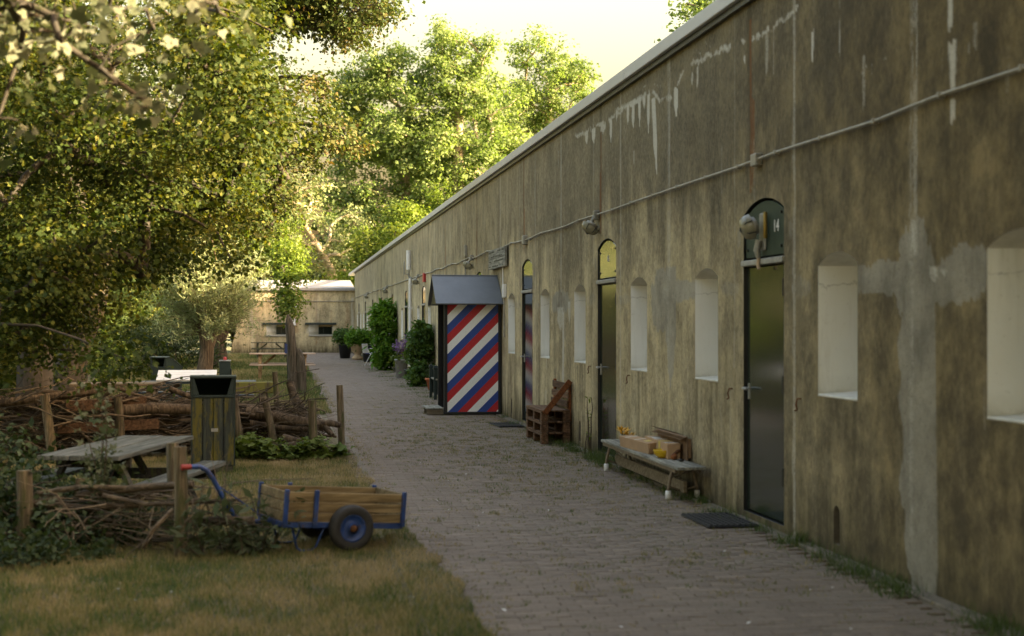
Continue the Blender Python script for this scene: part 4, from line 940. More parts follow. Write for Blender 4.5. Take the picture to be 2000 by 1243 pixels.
t = thing('white_table_top', 'white painted board lying tilted on the dark blue picnic table', 'board', (-1.56, 24.2, .628))
Mt = Matrix.Rotation(R(17), 4, 'X')
for k in range(4): MB().box((-.50, -.25 + k * .125 + .002, 0), (.46, -.25 + (k + 1) * .125 - .002, .028), Matrix.Translation((0, 0, .075)) @ Mt).build('plank', 'white_tablecloth', t, None, None, .004)
for x_ in (-.40, .36): MB().prism([(-.24, .0), (.24, .0), (.24, .145), (-.24, .0)], x_, x_ + .04, 'X').build('wedge', 'dark_blue_paint', t)

# ------------------------------------------------------------------ power bollard, split post, beam
t = thing('power_bollard', 'dark green square service bollard with a red cap on the lawn', 'bollard', (-1.09, 27.5, 0))
MB().box((-.10, -.10, 0), (.10, .10, .86)).build('body', 'dark_green_paint', t, None, None, .008); MB().box((-.108, -.108, .862), (.108, .108, .885)).build('lid', 'galvanised', t, None, None, .004)
MB().box((.101, -.05, .45), (.125, .05, .72)).build('socket_cover', 'dark_green_paint', t, None, None, .006); MB().lathe([(.032, .886), (.032, .93), (.022, .945), (.001, .947)], (0, 0, 0), 12).build('red_cap', 'red_box', t)
t = thing('split_post', 'tall weathered split tree post leaning on the lawn beside the path', 'post', (.31, 32.5, -.02))
def slab(pts, n=9, flat=.62): 
    q = MB().tube([p[:3] for p in pts], [p[3] for p in pts], n, True, .12); return q
slab([(-.06, 0, 0, .13), (-.08, 0, .5, .125), (-.11, .01, 1.0, .115), (-.15, .02, 1.5, .105), (-.18, .02, 1.68, .07), (-.21, .02, 1.80, .018)]).build('tall_half', 'stump_wood', t)
slab([(.11, -.03, 0, .12), (.10, -.03, .45, .12), (.07, -.02, .8, .105), (.045, -.02, .95, .075), (.02, -.02, 1.03, .03)]).build('short_half', 'stump_wood', t)
MB().tube([(-.20, -.10, .0), (-.215, -.10, .6), (-.235, -.09, 1.0)], .010, 6).build('cable', 'black_frame', t); MB().box((-.275, -.13, .92), (-.215, -.08, 1.14)).build('socket_box', 'chair_blue', t)
t = thing('mossy_beam', 'mossy squared timber rail on short posts beside the litter bin', 'rail', (-.6, 22.1, 0))
MB().box((-.75, -.08, .52), (.54, .08, .69)).build('beam', 'beam_moss', t, None, None, .012)
for x_ in (-.55, .30): MB().tube([(x_, 0, -.02), (x_ + .01, 0, .3), (x_, 0, .518)], [.075, .07, .068], 9, True, .08).build('post', 'post_wood', t)

# ------------------------------------------------------------------ dead hedge and wattle fence
def twigs(curves, name, parent, mat='twig', n=5):
    V = []; Q = []; T = []; base = 0
    for pts, r0, r1, tn in curves:
        pts = np.array(pts, float); m = len(pts); d = np.gradient(pts, axis=0); d /= np.linalg.norm(d, axis=1)[:, None] + 1e-9
        ref = np.array([0.13, 0.31, 1.0]) if abs(d[0, 2]) < .9 else np.array([1.0, .2, 0]); a = np.cross(d, ref); a /= np.linalg.norm(a, axis=1)[:, None] + 1e-9; b = np.cross(d, a)
        rad = np.linspace(r0, r1, m)[:, None]; th = 2 * np.pi * np.arange(n) / n
        ring = pts[:, None] + (a[:, None] * np.cos(th)[None, :, None] + b[:, None] * np.sin(th)[None, :, None]) * rad[:, None]
        V.append(ring.reshape(-1, 3)); i = np.arange(m - 1)[:, None] * n + np.arange(n)[None]; j = np.arange(m - 1)[:, None] * n + (np.arange(n)[None] + 1) % n
        Q.append(np.stack([i, j, j + n, i + n], -1).reshape(-1, 4) + base); T += [tn] * ((m - 1) * n); base += m * n
    return fast_mesh(name, np.concatenate(V), np.concatenate(Q), None, mat, T, parent)
def wob_line(p0, p1, amp, k=6):
    p0, p1 = np.array(p0, float), np.array(p1, float); L = np.linalg.norm(p1 - p0); t_ = np.linspace(0, 1, k)[:, None]
    return p0 + (p1 - p0) * t_ + np.cumsum(RNG.normal(0, amp * L / k, (k, 3)), 0) * np.array([1, 1, .7])
def along(line, s):
    L = [math.dist(a, b2) for a, b2 in zip(line[:-1], line[1:])]; s = s * sum(L)
    for (a, b2), l in zip(zip(line[:-1], line[1:]), L):
        if s <= l: f = s / l; return (a[0] + (b2[0] - a[0]) * f, a[1] + (b2[1] - a[1]) * f)
        s -= l
    return line[-1]
hl = [(-4.6, 17.7), (-2.6, 17.55), (-1.6, 17.75), (-.6, 18.3), (.35, 18.0)]
hedge = thing('dead_hedge', 'long dead hedge of brown branches piled between wooden posts', 'dead hedge', (-1.6, 17.7, 0)); hedge.location = (0, 0, 0)
def hedge_h(s): return .68 - .30 * max(0, (s - .62) / .38)
cv = []
for i in range(1500):
    s0 = random.uniform(-.04, .93); ln = random.uniform(.05, .22); a = along(hl, max(0, s0)); b2 = along(hl, min(1, s0 + ln)); h = hedge_h(s0)
    o_ = random.gauss(0, .17); z_ = random.uniform(.02, h) ; z2 = min(h + .08, max(.02, z_ + random.gauss(0, .17)))
    r0 = random.choice((.004, .005, .006, .008, .011, .015)); cv.append((wob_line((a[0], a[1] + o_, z_), (b2[0], b2[1] + o_ + random.gauss(0, .16), z2), .5), r0, r0 * .5, random.betavariate(1.6, 2.2)))
for i in range(900):
    a = along(hl, random.random()); z_ = random.uniform(.03, .62); d_ = np.array([random.gauss(0, 1), random.gauss(-.4, .6), random.gauss(.1, .5)]); d_ /= np.linalg.norm(d_); l = random.uniform(.12, .5)
    p = np.array([a[0], a[1] + random.gauss(-.1, .15), z_]); e_ = p + d_ * l; e_[2] = max(.01, min(e_[2], .85)); cv.append((wob_line(p, e_, .3, 5), .005, .002, random.random()))
twigs(cv, 'twigs', hedge)['kind'] = 'stuff'
for i in range(46):
    s0 = random.uniform(0, .82); ln = random.uniform(.12, .3); a = along(hl, s0); b2 = along(hl, min(1, s0 + ln)); h = hedge_h(s0 + ln / 2); z_ = random.uniform(.12, h - .02) if i > 8 else h - random.uniform(-.03, .04)
    o_ = random.gauss(-.05, .16); r0 = random.uniform(.016, .038)
    pl = wob_line((a[0], a[1] + o_, z_), (b2[0], b2[1] + o_, max(.08, z_ + random.gauss(0, .12))), .35, 7)
    MB().tube(pl, np.linspace(r0, r0 * .55, 7), 7, True, .1).build('branch', 'branch_wood', hedge)
for pts, r0, r1 in (([(-.45, 17.9, .50), (-.1, 17.85, .43), (.25, 17.75, .36), (.50, 17.7, .33)], .085, .07), ([(.45, 17.70, .34), (.58, 17.62, .36), (.70, 17.60, .33)], .05, .035), ([(.5, 17.70, .33), (.56, 17.55, .26), (.60, 17.5, .22)], .045, .03), ([(-.4, 17.8, .36), (-.05, 17.75, .30), (.3, 17.7, .28)], .04, .03),
                    ([(.0, 17.5, .20), (.3, 17.35, .12), (.62, 17.25, .05), (.78, 17.2, .03)], .05, .045), ([(-1.9, 17.3, .56), (-1.5, 17.35, .58), (-1.1, 17.4, .56)], .07, .06), ([(-3.9, 17.25, .62), (-3.2, 17.25, .67), (-2.6, 17.3, .74), (-2.2, 17.4, .78)], .05, .045), ([(-1.35, 17.6, .80), (-1.1, 17.55, .70), (-.9, 17.5, .62)], .035, .03), ([(-.25, 17.3, .04), (.0, 17.2, .10), (.15, 17.1, .14)], .06, .05)):
    MB().tube(pts, np.linspace(r0, r1, len(pts)), 9, True, .12).build('log', 'bark', hedge)
for a, b2 in (((-2.5, 17.2, .62), (-1.6, 17.35, .66)), ((-2.6, 17.25, .36), (-1.45, 17.3, .40))): MB().bar(a, b2, .03, .12).build('plank', 'pallet_wood', hedge)
for (x_, y_, dx, dy, h, r0) in ((-2.62, 17.05, -.10, .02, .76, .055), (-1.86, 17.2, -.06, .05, .72, .05), (-.50, 17.6, -.09, .05, .67, .045), (-.08, 17.55, -.13, .1, .62, .045), (.36, 17.13, -.02, .02, .67, .052), (.74, 18.26, -.03, 0, .80, .044), (-.24, 18.4, -.02, .0, .66, .05), (-.05, 19.0, -.06, .0, .95, .035)):
    MB().tube([(x_, y_, -.03), (x_ + dx * .5, y_ + dy * .5, h * .5), (x_ + dx, y_ + dy, h)], [r0, r0 * 1.02, r0 * .97], 10, True, .05).build('post', 'post_wood', hedge)
MB().tube([(.32, 18.7, .10), (.24, 18.8, .45), (.14, 18.85, .62), (.08, 18.9, .82)], [.075, .068, .055, .05], 10, True, .08).build('stub_branch', 'branch_wood', hedge)
# near wattle fence
fence = thing('wattle_fence', 'near wattle fence of woven branches between round posts, grown through with weeds', 'fence', (-1.2, 10.5, 0)); fence.location = (0, 0, 0)
for (x_, y_, h, r0) in ((-1.83, 10.60, .54, .056), (-.70, 10.02, .745, .046), (-.87, 11.6, .64, .05), (-1.50, 10.95, .44, .045), (-2.9, 11.3, .5, .055)):
    MB().tube([(x_, y_, -.03), (x_ + .01, y_, h * .5), (x_, y_ + .01, h)], [r0 * 1.05, r0, r0 * .97], 12, True, .05).build('post', 'post_wood', fence)
cv = []
for i in range(120):
    s0 = random.uniform(0, .8); a = (-2.1 + s0 * 1.75, 10.9 - s0 * .75); l = random.uniform(.25, .8); z_ = random.uniform(.03, .40)
    cv.append((wob_line((a[0], a[1] + random.gauss(0, .09), z_), (a[0] + l, a[1] - l * .43 + random.gauss(0, .12), max(.02, z_ + random.gauss(0, .07))), .22), random.choice((.004, .006, .009)), .003, random.betavariate(2, 2)))
for i in range(80):
    p = np.array([random.uniform(-1.5, -.25), random.uniform(10.05, 10.5), random.uniform(.02, .4)]); e_ = p + RNG.normal(0, .17, 3); e_[2] = max(.01, e_[2]); cv.append((wob_line(p, e_, .3, 5), .005, .002, random.uniform(.3, 1)))
twigs(cv, 'twigs', fence)['kind'] = 'stuff'
for pts, r0, r1 in (([(-1.45, 10.62, .36), (-1.2, 10.45, .40), (-.95, 10.3, .44), (-.62, 10.15, .47)], .032, .024), ([(-1.75, 10.7, .36), (-1.45, 10.55, .42), (-1.2, 10.4, .43), (-.95, 10.35, .42)], .02, .016), ([(-1.25, 10.35, .38), (-.95, 10.2, .33), (-.72, 10.12, .34)], .018, .014), ([(-.75, 10.2, .19), (-.45, 10.1, .22), (-.2, 10.0, .23)], .03, .026), ([(-.95, 10.05, .05), (-.88, 10.0, .18), (-.80, 10.02, .26), (-.76, 10.1, .30)], .014, .016), ([(-.7, 10.15, .34), (-.45, 10.1, .36), (-.3, 10.2, .35)], .016, .01), ([(-1.8, 10.65, .30), (-1.4, 10.5, .28), (-1.0, 10.4, .30)], .022, .02)):
    MB().tube(pts, np.linspace(r0, r1, len(pts)), 8, True, .1).build('branch', 'branch_wood', fence)

# ------------------------------------------------------------------ foliage
def leaf_cloud(C, L, W, up=0.5, lobed=False, seed=0, tone=None, hang=0.0, out=None):
    """kite-shaped leaves at centres C -> (verts, quads, tone)"""
    rg = np.random.default_rng(seed); n = len(C)
    nv = rg.normal(0, 1, (n, 3)); nv[:, 2] = np.abs(nv[:, 2]) * (1 + up) + up
    if out is not None: nv += out
    nv /= np.linalg.norm(nv, axis=1)[:, None]
    d = rg.normal(0, 1, (n, 3)); d[:, 2] -= hang; d -= nv * (d * nv).sum(1)[:, None]; d /= np.linalg.norm(d, axis=1)[:, None] + 1e-9
    s = np.cross(nv, d); k = np.clip(rg.lognormal(0, .32, n), .45, 1.9)[:, None]; l = L * k; w = W * k
    if tone is None: tone = np.clip(rg.normal(.5, .22, n), 0, 1)
    def kite(dd, ss, lf, wf):
        return np.stack([C, C + dd * l * .45 * lf + ss * w * .5 * wf + nv * w * .12, C + dd * l * lf, C + dd * l * .45 * lf - ss * w * .5 * wf + nv * w * .12], 1)
    if lobed:
        c, sn = math.cos(R(58)), math.sin(R(58))
        V = np.concatenate([kite(d, s, 1, .8), kite(d * c + s * sn, s * c - d * sn, .78, .7), kite(d * c - s * sn, s * c + d * sn, .78, .7)], 1).reshape(-1, 3); nq = 3 * n; T = np.repeat(tone, 3)
    else: V = kite(d, s, 1, 1).reshape(-1, 3); nq = n; T = tone
    return V, np.arange(nq * 4).reshape(-1, 4), T
def ell_points(ells, n, rg, shell=.55):
    """points spread through a set of ellipsoids, more of them towards the outside"""
    w = np.array([e[3] * e[4] * e[5] * (e[6] if len(e) > 6 else 1) for e in ells]) ** .75; idx = rg.choice(len(ells), n, p=w / w.sum())
    E_ = np.array([e[:6] for e in ells])[idx]; u = rg.normal(0, 1, (n, 3)); u /= np.linalg.norm(u, axis=1)[:, None]
    r = rg.uniform(shell ** 3, 1, n) ** (1 / 3.); return E_[:, :3] + u * r[:, None] * E_[:, 3:6]
def tree(name, label, cat, base, trunk, r0, ells, n_t, per, sig, L, W, leaf, bark='tree_bark', seed=1, lobed=False, up=.5, hang=0.0, shell=.5, tone_shift=0.0, minr=.008, group=None, zmin=.1, thick=1.0):
    rg = np.random.default_rng(seed); base = np.array(base, float)
    root = thing(name, label, cat, tuple(base), 0, group)
    nodes = []; par = []; tp = np.array(trunk, float)
    for i in range(len(tp) - 1):
        m = max(2, int(np.linalg.norm(tp[i + 1] - tp[i]) / .5))
        for k in range(m): nodes.append(tp[i] + (tp[i + 1] - tp[i]) * k / m); par.append(len(nodes) - 2)
    nodes.append(tp[-1]); par.append(len(nodes) - 2); ntr = len(nodes)
    T = ell_points(ells, n_t, rg, shell); T[:, 2] = np.maximum(T[:, 2], zmin); T = T[np.argsort(np.linalg.norm(T - tp[-1], axis=1) + rg.normal(0, .3, n_t))]
    tips = []
    for t_ in T:
        A = np.array(nodes); dv = A - t_; dist = np.linalg.norm(dv, axis=1) + .6 * np.maximum(0, A[:, 2] - t_[2])
        dist[:int(ntr * .25)] += 2.0; j = int(np.argmin(dist)); p = A[j]; l = np.linalg.norm(t_ - p); m = max(2, int(l / .45)); prev = j
        sag = rg.normal(0, .06 * l, 3); sag[2] = .06 * l
        for k in range(1, m + 1):
            f = k / m; q = p + (t_ - p) * f + sag * math.sin(math.pi * f) + rg.normal(0, .015 * l, 3) * (k < m); nodes.append(q); par.append(prev); prev = len(nodes) - 1
        tips.append(prev)
    n = len(nodes); wgt = np.zeros(n)
    for i in tips: wgt[i] += 1
    for i in range(n - 1, 0, -1):
        if par[i] >= 0: wgt[par[i]] += wgt[i]
    rad = np.maximum(minr, r0 * thick * np.sqrt(np.maximum(wgt, .5) / max(1, n_t)) * .9); rad[:ntr] = np.maximum(rad[:ntr], np.linspace(r0, r0 * .45, ntr)); rad[0] = r0 * 1.25
    A = np.array(nodes); par = np.array(par); seg = np.where(par >= 0)[0]; P0 = A[par[seg]]; P1 = A[seg]; R0 = np.minimum(rad[par[seg]], rad[seg] * 1.5 + .0); R1 = rad[seg]
    d = P1 - P0; d /= np.linalg.norm(d, axis=1)[:, None] + 1e-9; ref = np.where(np.abs(d[:, 2:3]) > .9, np.array([[1., 0, 0]]), np.array([[0, 0, 1.]])); a = np.cross(d, ref); a /= np.linalg.norm(a, axis=1)[:, None] + 1e-9; b = np.cross(d, a)
    ns = 7; th = 2 * np.pi * np.arange(ns) / ns; off = a[:, None] * np.cos(th)[None, :, None] + b[:, None] * np.sin(th)[None, :, None]
    V = np.concatenate([P0[:, None] + off * R0[:, None, None], (P1 + d * R1[:, None] * .3)[:, None] + off * R1[:, None, None]], 1).reshape(-1, 3)
    i = np.arange(ns); pat = np.stack([i, (i + 1) % ns, ns + (i + 1) % ns, ns + i], 1); Q = (pat[None] + (np.arange(len(seg)) * 2 * ns)[:, None, None]).reshape(-1, 4)
    o = fast_mesh('trunk', V - base, Q, None, bark, None, root); o.data.polygons.foreach_set('use_smooth', np.ones(len(Q), bool))
    # leaves: each tip carries a spray of its own size and tone
    cnt = np.maximum(3, rg.normal(per, per * .35, len(tips)).astype(int)); idx = np.repeat(np.arange(len(tips)), cnt); c0 = A[tips][idx]
    sg = np.repeat(rg.uniform(.7, 1.3, len(tips)), cnt)[:, None] * sig
    C = c0 + rg.normal(0, 1, (len(idx), 3)) * sg * np.array([1, 1, .62]); C[:, 2] = np.maximum(C[:, 2], .06)
    tone = np.clip(np.repeat(rg.normal(.48 + tone_shift, .13, len(tips)), cnt) + rg.normal(0, .16, len(idx)), 0, 1)
    V, Q, T_ = leaf_cloud(C, L, W, up, lobed, seed + 50, tone, hang, (C - c0) / sig * .6)
    fast_mesh('crown', V - base, Q, None, leaf, T_, root)
    return root
def E_(x, y, z, rx, ry, rz, w=1): return (x, y, z, rx, ry, rz, w)

# the big dark tree over the tables, its crown reaching towards the camera
tree('oak_tree', 'large dark leafy tree on the far left with its crown over the picnic tables', 'tree', (-3.8, 22.9, 0), [(-3.8, 22.9, -.1), (-3.75, 22.8, 1.5), (-3.6, 22.0, 3.0), (-3.2, 20.5, 4.4), (-2.8, 19, 5.4)], .30,
     [E_(-1.75, 15.4, 4.25, 1.6, 2.2, 1.3), E_(-.42, 14.3, 4.15, .62, 1.2, .75, 1.1), E_(-2.5, 16.5, 2.95, 1.5, 2.2, 1.0), E_(-1.05, 16.3, 3.2, .75, 1.3, .7), E_(-2.8, 17.5, 7.0, 3.6, 4.5, 2.4, .5), E_(-2.75, 15.4, 1.85, .8, 1.2, .65), E_(-1.6, 17.4, 2.25, .6, .9, .40), E_(-1.35, 13.6, 1.25, .35, .4, .14, .7), E_(-3.6, 18.5, 3.4, 2.2, 3, 2.0), E_(-.75, 15.8, 2.35, .40, .8, .22), E_(-3.6, 18.0, 2.2, 1.3, 2.0, .9), E_(-2.4, 15.0, 2.5, .7, 1.0, .5), E_(-2.7, 16.2, 1.55, .75, 1.2, .4), E_(-1.95, 15.6, 2.05, .75, 1.0, .38), E_(-3.15, 18.4, 2.0, .55, .8, .5, 1.2)],
     530, 350, .25, .050, .038, 'leaf_oak', 'tree_bark', 3, False, .3, .3, .35)
tree('lichen_tree', 'leaning tree with yellow lichen on its trunk behind the brown picnic table', 'tree', (-3.95, 26.2, 0), [(-3.95, 26.2, -.1), (-3.75, 26.2, .8), (-3.35, 26.3, 1.9), (-3.2, 26.5, 3.2), (-3.4, 27, 4.6)], .27,
     [E_(-3.6, 28.2, 5.2, 3.0, 3, 1.8), E_(-3.2, 29, 3.4, 2.6, 2.4, 1.2), E_(-1.9, 28, 4.6, 1.5, 1.6, 1.3), E_(-4, 28, 7.5, 3.5, 3, 2, .6)], 210, 170, .36, .075, .055, 'leaf_oak', 'lichen_bark', 8, False, .3, .2, .4)
tree('red_tinged_tree', 'tall tree with reddish seed clusters, its branches reaching into the sky', 'tree', (-4.7, 33.3, 0), [(-4.7, 33.3, -.1), (-4.3, 32.9, 2.5), (-3.0, 31.4, 5.0), (-1.2, 30, 6.8), (-.2, 29.4, 7.8)], .28,
     [E_(1.35, 28.3, 7.75, .78, 1.0, .62, 1.2), E_(.55, 28.3, 8.2, 1.0, 1.2, .9), E_(.75, 28.3, 6.1, .40, .7, .45), E_(.95, 29.2, 5.35, .60, .8, .32, .8), E_(.05, 29.3, 4.75, .75, 1.1, .72), E_(-.8, 29.3, 6.0, 1.1, 1.4, 1.4), E_(-.6, 29, 8.2, 1.5, 1.6, 1.0), E_(-.5, 29.5, 3.9, .8, 1, .5)],
     300, 170, .21, .07, .052, 'leaf_red', 'tree_bark', 12, False, .3, .4, .4)
tree('bright_tree', 'bright yellow-green tree lit by the sun in front of the far wing', 'tree', (-2.6, 57, 0), [(-2.6, 57, -.1), (-2.4, 57, 2.0), (-1.8, 56.5, 3.6), (-1.2, 56, 4.6)], .22,
     [E_(-.75, 55.6, 4.85, 1.35, 1.6, 1.35), E_(-1.9, 56, 4.0, 1.1, 1.4, 1.2), E_(.20, 51.2, 2.85, .42, .5, .65, 2.6), E_(.05, 52.6, 3.9, .6, .9, .7, 1.5), E_(-1.0, 56, 6.2, 1.1, 1.3, .9), E_(.22, 50.8, 2.15, .28, .3, .38, 4)], 210, 120, .24, .10, .07, 'leaf_bright', 'tree_bark', 21, False, .4, .2, .4)
# pollard willows: shaggy trunk, knobbly head, fine silvery shoots
def willow(base, h, r0, spread, top, label, seed, n=170, lean=0.0):
    rg = np.random.default_rng(seed); root = thing('pollard_willow', label, 'tree', base)
    q = MB().tube([(-lean * .6, 0, -.1), (-lean * .3, 0, h * .3), (-.02, 0, h * .6), (0, 0, h * .85), (0, 0, h)], [r0 * 1.15, r0, r0 * .9, r0 * 1.15, r0 * .8], 11, True, .16)
    for k in range(9): a = k * R(40); q.tube([(math.cos(a) * r0 * .5, math.sin(a) * r0 * .5, h * .86), (math.cos(a) * r0 * 1.3, math.sin(a) * r0 * 1.2, h * 1.0)], [r0 * .4, r0 * .28], 6, True, .2)
    q.build('trunk', 'bark', root); cv = []; LC = []; LD = []
    for i in range(n):
        a = rg.uniform(0, 2 * math.pi); u = rg.uniform(.02, 1) ** .5 * spread; tz = h + (top - h) * rg.uniform(.45, 1.0) * (1 - .45 * (u / spread) ** 2) - (rg.uniform(.3, 1.6) if u > spread * .62 and rg.uniform() < .45 else 0); p0 = np.array([math.cos(a) * r0 * .8, math.sin(a) * r0 * .8, h * rg.uniform(.85, 1)])
        p3 = np.array([math.cos(a) * u, math.sin(a) * u, tz]); p1 = p0 + np.array([math.cos(a) * u * .3, math.sin(a) * u * .3, (tz - h) * .5]); tt = np.linspace(0, 1, 7)[:, None]
        c = (1 - tt) ** 2 * p0 + 2 * tt * (1 - tt) * p1 + tt ** 2 * p3; c[-1, 2] -= .05; cv.append((c, .010, .003, .6)); m = 85; f = rg.uniform(.22, 1.03, m)[:, None]
        pc = (1 - f) ** 2 * p0 + 2 * f * (1 - f) * p1 + f ** 2 * p3; LC.append(pc + rg.normal(0, .075, (m, 3)))
    twigs(cv, 'shoots', root); C = np.concatenate(LC); tone = np.clip(rg.normal(.5, .2, len(C)) + .15 * (C[:, 2] - h) / (top - h), 0, 1)
    V, Q, T_ = leaf_cloud(C, .13, .026, .2, False, seed + 3, tone, -.6); fast_mesh('crown', V, Q, None, 'leaf_willow', T_, root); return root
willow((-2.05, 40.5, 0), 1.5, .21, 1.8, 4.7, 'pollard willow with a shaggy grey trunk and silvery crown on the lawn', 31, 230, .25)
willow((-2.1, 49, 0), 1.5, .24, 1.8, 4.6, 'second pollard willow standing behind the shaggy grey one', 37, 150)
# trees beyond the wing
tree('leaning_tree', 'pale leaning tree with bare limbs above the wing roof', 'tree', (4.6, 97, 0), [(4.6, 97, -.2), (3.9, 96.5, 3.0), (3.2, 96, 5.0), (2.2, 95.5, 6.8), (1.4, 95, 8.0)], .34,
     [E_(1.9, 95, 10.0, 1.8, 2, 2.0, .6), E_(.6, 95.5, 7.2, 1.6, 2, 1.5, .7), E_(4.3, 97, 8.0, 1.8, 2, 1.8, .6), E_(3.5, 97, 5.6, 2.2, 2, 1.3)], 80, 60, .38, .20, .13, 'leaf_willow', 'pale_bark', 41, False, .3, 0, .3, -.1)
def poplar(x, y, label, r0, ells, n_t, per, seed, top, leaf='leaf_poplar', L=.21): return tree('poplar_tree', label, 'tree', (x, y, 0), [(x, y, -.2), (x + .15, y, top * .3), (x - .1, y, top * .6), (x, y, top)], r0, ells, n_t, per, .44, L, L * .78, leaf, 'pale_bark', seed, False, .3, .1, .35, .05, .03, 'tall poplars beyond the wing', .3, 1.5)
poplar(9.0, 106, 'tall sunlit poplar on the left of the group, partly behind reddish branches', .36, [E_(8.0, 105, 17.0, 3.0, 3, 4.2), E_(6.0, 106, 13.5, 2.8, 3, 4.0), E_(10.0, 105, 13.5, 2.4, 3, 4.0), E_(7.0, 105, 9.0, 4.0, 3, 2.8), E_(4.2, 106, 16.0, 1.6, 2, 2.2, .8), E_(3.6, 106, 11.5, 2.0, 2, 2.5), E_(6.2, 105, 19.4, 2.0, 2, 2.2), E_(4.4, 106, 18.4, 1.6, 2, 2.2), E_(8.8, 105, 20.0, 2.0, 2, 2.2)], 340, 130, 51, 17)
poplar(12.8, 104, 'tallest sunlit poplar in the middle of the group behind the barrack roof', .36, [E_(12.3, 104, 20.2, 2.4, 2.6, 4.2), E_(14.4, 104, 19.8, 1.8, 2, 3.4), E_(11.6, 104, 13.2, 2.2, 2.6, 3.6), E_(15.0, 104, 13.5, 2.2, 2.6, 3.4), E_(13, 104, 8.5, 3.6, 3, 2.8), E_(16.6, 105, 16.5, 1.9, 2, 2.6)], 290, 120, 53, 20)
poplar(20.6, 110, 'broad sunlit poplar on the right of the group above the barrack roof', .36, [E_(20.0, 110, 21.2, 3.3, 3, 3.5), E_(23.0, 110, 19.4, 2.2, 2.4, 2.6), E_(18.6, 110, 15.5, 2.6, 3, 3.6), E_(21.4, 110, 13.5, 2.8, 3, 3.0), E_(19, 110, 9.0, 4, 3, 3)], 260, 115, 57, 19)
poplar(16.4, 122, 'darker poplar standing further back between the two tall ones', .34, [E_(16.5, 122, 19.0, 2.6, 3, 4.0), E_(16, 122, 13, 3.6, 3, 4.0), E_(12, 124, 16, 3, 3, 4), E_(20.5, 123, 17.5, 3, 3, 4), E_(9, 123, 18, 3, 3, 3.5)], 250, 110, 59, 19)
tree('round_tree', 'round bright tree below the poplars just above the wing roof', 'tree', (6.3, 92, 0), [(6.3, 92, -.2), (6.4, 92, 2.5), (6.5, 92, 5)], .22, [E_(6.3, 92, 6.4, 2.1, 2, 1.7), E_(8.6, 93, 5.6, 1.9, 2, 1.6), E_(5.0, 92, 4.6, 1.6, 1.6, 1.2), E_(8.0, 93, 8.0, 1.6, 1.6, 1.3)], 120, 90, .36, .19, .14, 'leaf_bright', 'tree_bark', 61, False, .3, 0, .35)
tree('pale_shrub_tree', 'pale feathery young tree rising behind the long barrack roof', 'tree', (11.2, 88, 0), [(11.2, 88, -.2), (11.4, 88, 4), (11.6, 88, 7.5)], .16, [E_(11.4, 88, 8.2, 1.5, 1.5, 1.6), E_(10.2, 88, 6.4, 1.4, 1.4, 1.2), E_(12.6, 88, 7.0, 1.2, 1.4, 1.2)], 60, 80, .36, .18, .10, 'leaf_willow', 'pale_bark', 63)
tree('green_thicket_tree', 'mid green tree filling the gap below the poplars', 'tree', (14.0, 96, 0), [(14, 96, -.2), (14, 96, 4), (14.2, 96, 8)], .25, [E_(13.8, 96, 8.6, 3.0, 2.4, 2.6), E_(17.2, 97, 10.0, 2.8, 2.4, 2.6), E_(10.4, 97, 9.0, 2.2, 2, 2.2), E_(19.6, 98, 12.2, 1.8, 2, 2.2)], 130, 90, .42, .21, .15, 'leaf_bright', 'tree_bark', 67, False, .3, 0, .35, -.1)
tree('roof_tree', 'leafy tree top rising behind the near part of the barrack roof', 'tree', (14.2, 41, 0), [(14.2, 41, -.2), (14.0, 41, 4), (13.6, 40.6, 8), (13.0, 40.2, 10.5)], .26, [E_(12.6, 40, 10.6, 1.3, 1.5, 1.3), E_(13.9, 41, 11.5, 1.8, 1.8, 1.8), E_(11.8, 39.8, 9.7, .7, .8, .5), E_(12.2, 40, 12.2, 1.2, 1.2, 1.2)], 85, 75, .26, .12, .09, 'leaf_poplar', 'tree_bark', 71, False, .3, .1, .3, -.15)
# silver poplar close to the camera, its twigs hang into the top of the view
tree('silver_poplar', 'near silver-leaved poplar with blurred pale leaves hanging into the top left corner', 'tree', (-3.0, 4.6, 0), [(-3.0, 4.6, -.1), (-2.9, 4.6, 2), (-2.6, 5.0, 3.6), (-2.2, 5.6, 4.4)], .09,
     [E_(-1.35, 7.8, 3.22, .35, .5, .18), E_(-.95, 7.7, 3.14, .32, .5, .20), E_(-.52, 7.6, 3.24, .32, .4, .12), E_(-.80, 7.6, 2.78, .18, .3, .10, .7), E_(-1.40, 7.8, 2.55, .15, .2, .2, .5)], 70, 8, .16, .050, .046, 'leaf_silver', 'tree_bark', 81, True, .2, .5, .2, .12, .003, None, .1, .5)
sp_tree = [o for o in COL.objects if o.name == 'silver_poplar'][0]; rg = np.random.default_rng(82)
C = ell_points([(-2.2, 3.0, 6.6, 4.2, 4.0, 1.7), (-.5, 1.0, 7.4, 4.2, 4.2, 1.6), (-4.8, 5.5, 6.0, 2.4, 3.2, 2.2), (-6.2, 4.0, 4.0, 2.4, 4.0, 2.4), (-5.2, 8.5, 5.5, 1.8, 2.0, 2.6), (1.2, 4.6, 8.2, 3.4, 3.4, 1.4), (-7.5, 1.0, 3.5, 2.5, 4.0, 2.8)], 80000, rg, .3)  # unseen leaf mass, added to keep skylight off the near wall, path and lawn
V, Q, T_ = leaf_cloud(C, .15, .13, .3, False, 83); fast_mesh('added_shade_canopy', V - np.array(sp_tree.location), Q, None, 'leaf_silver', T_, sp_tree)

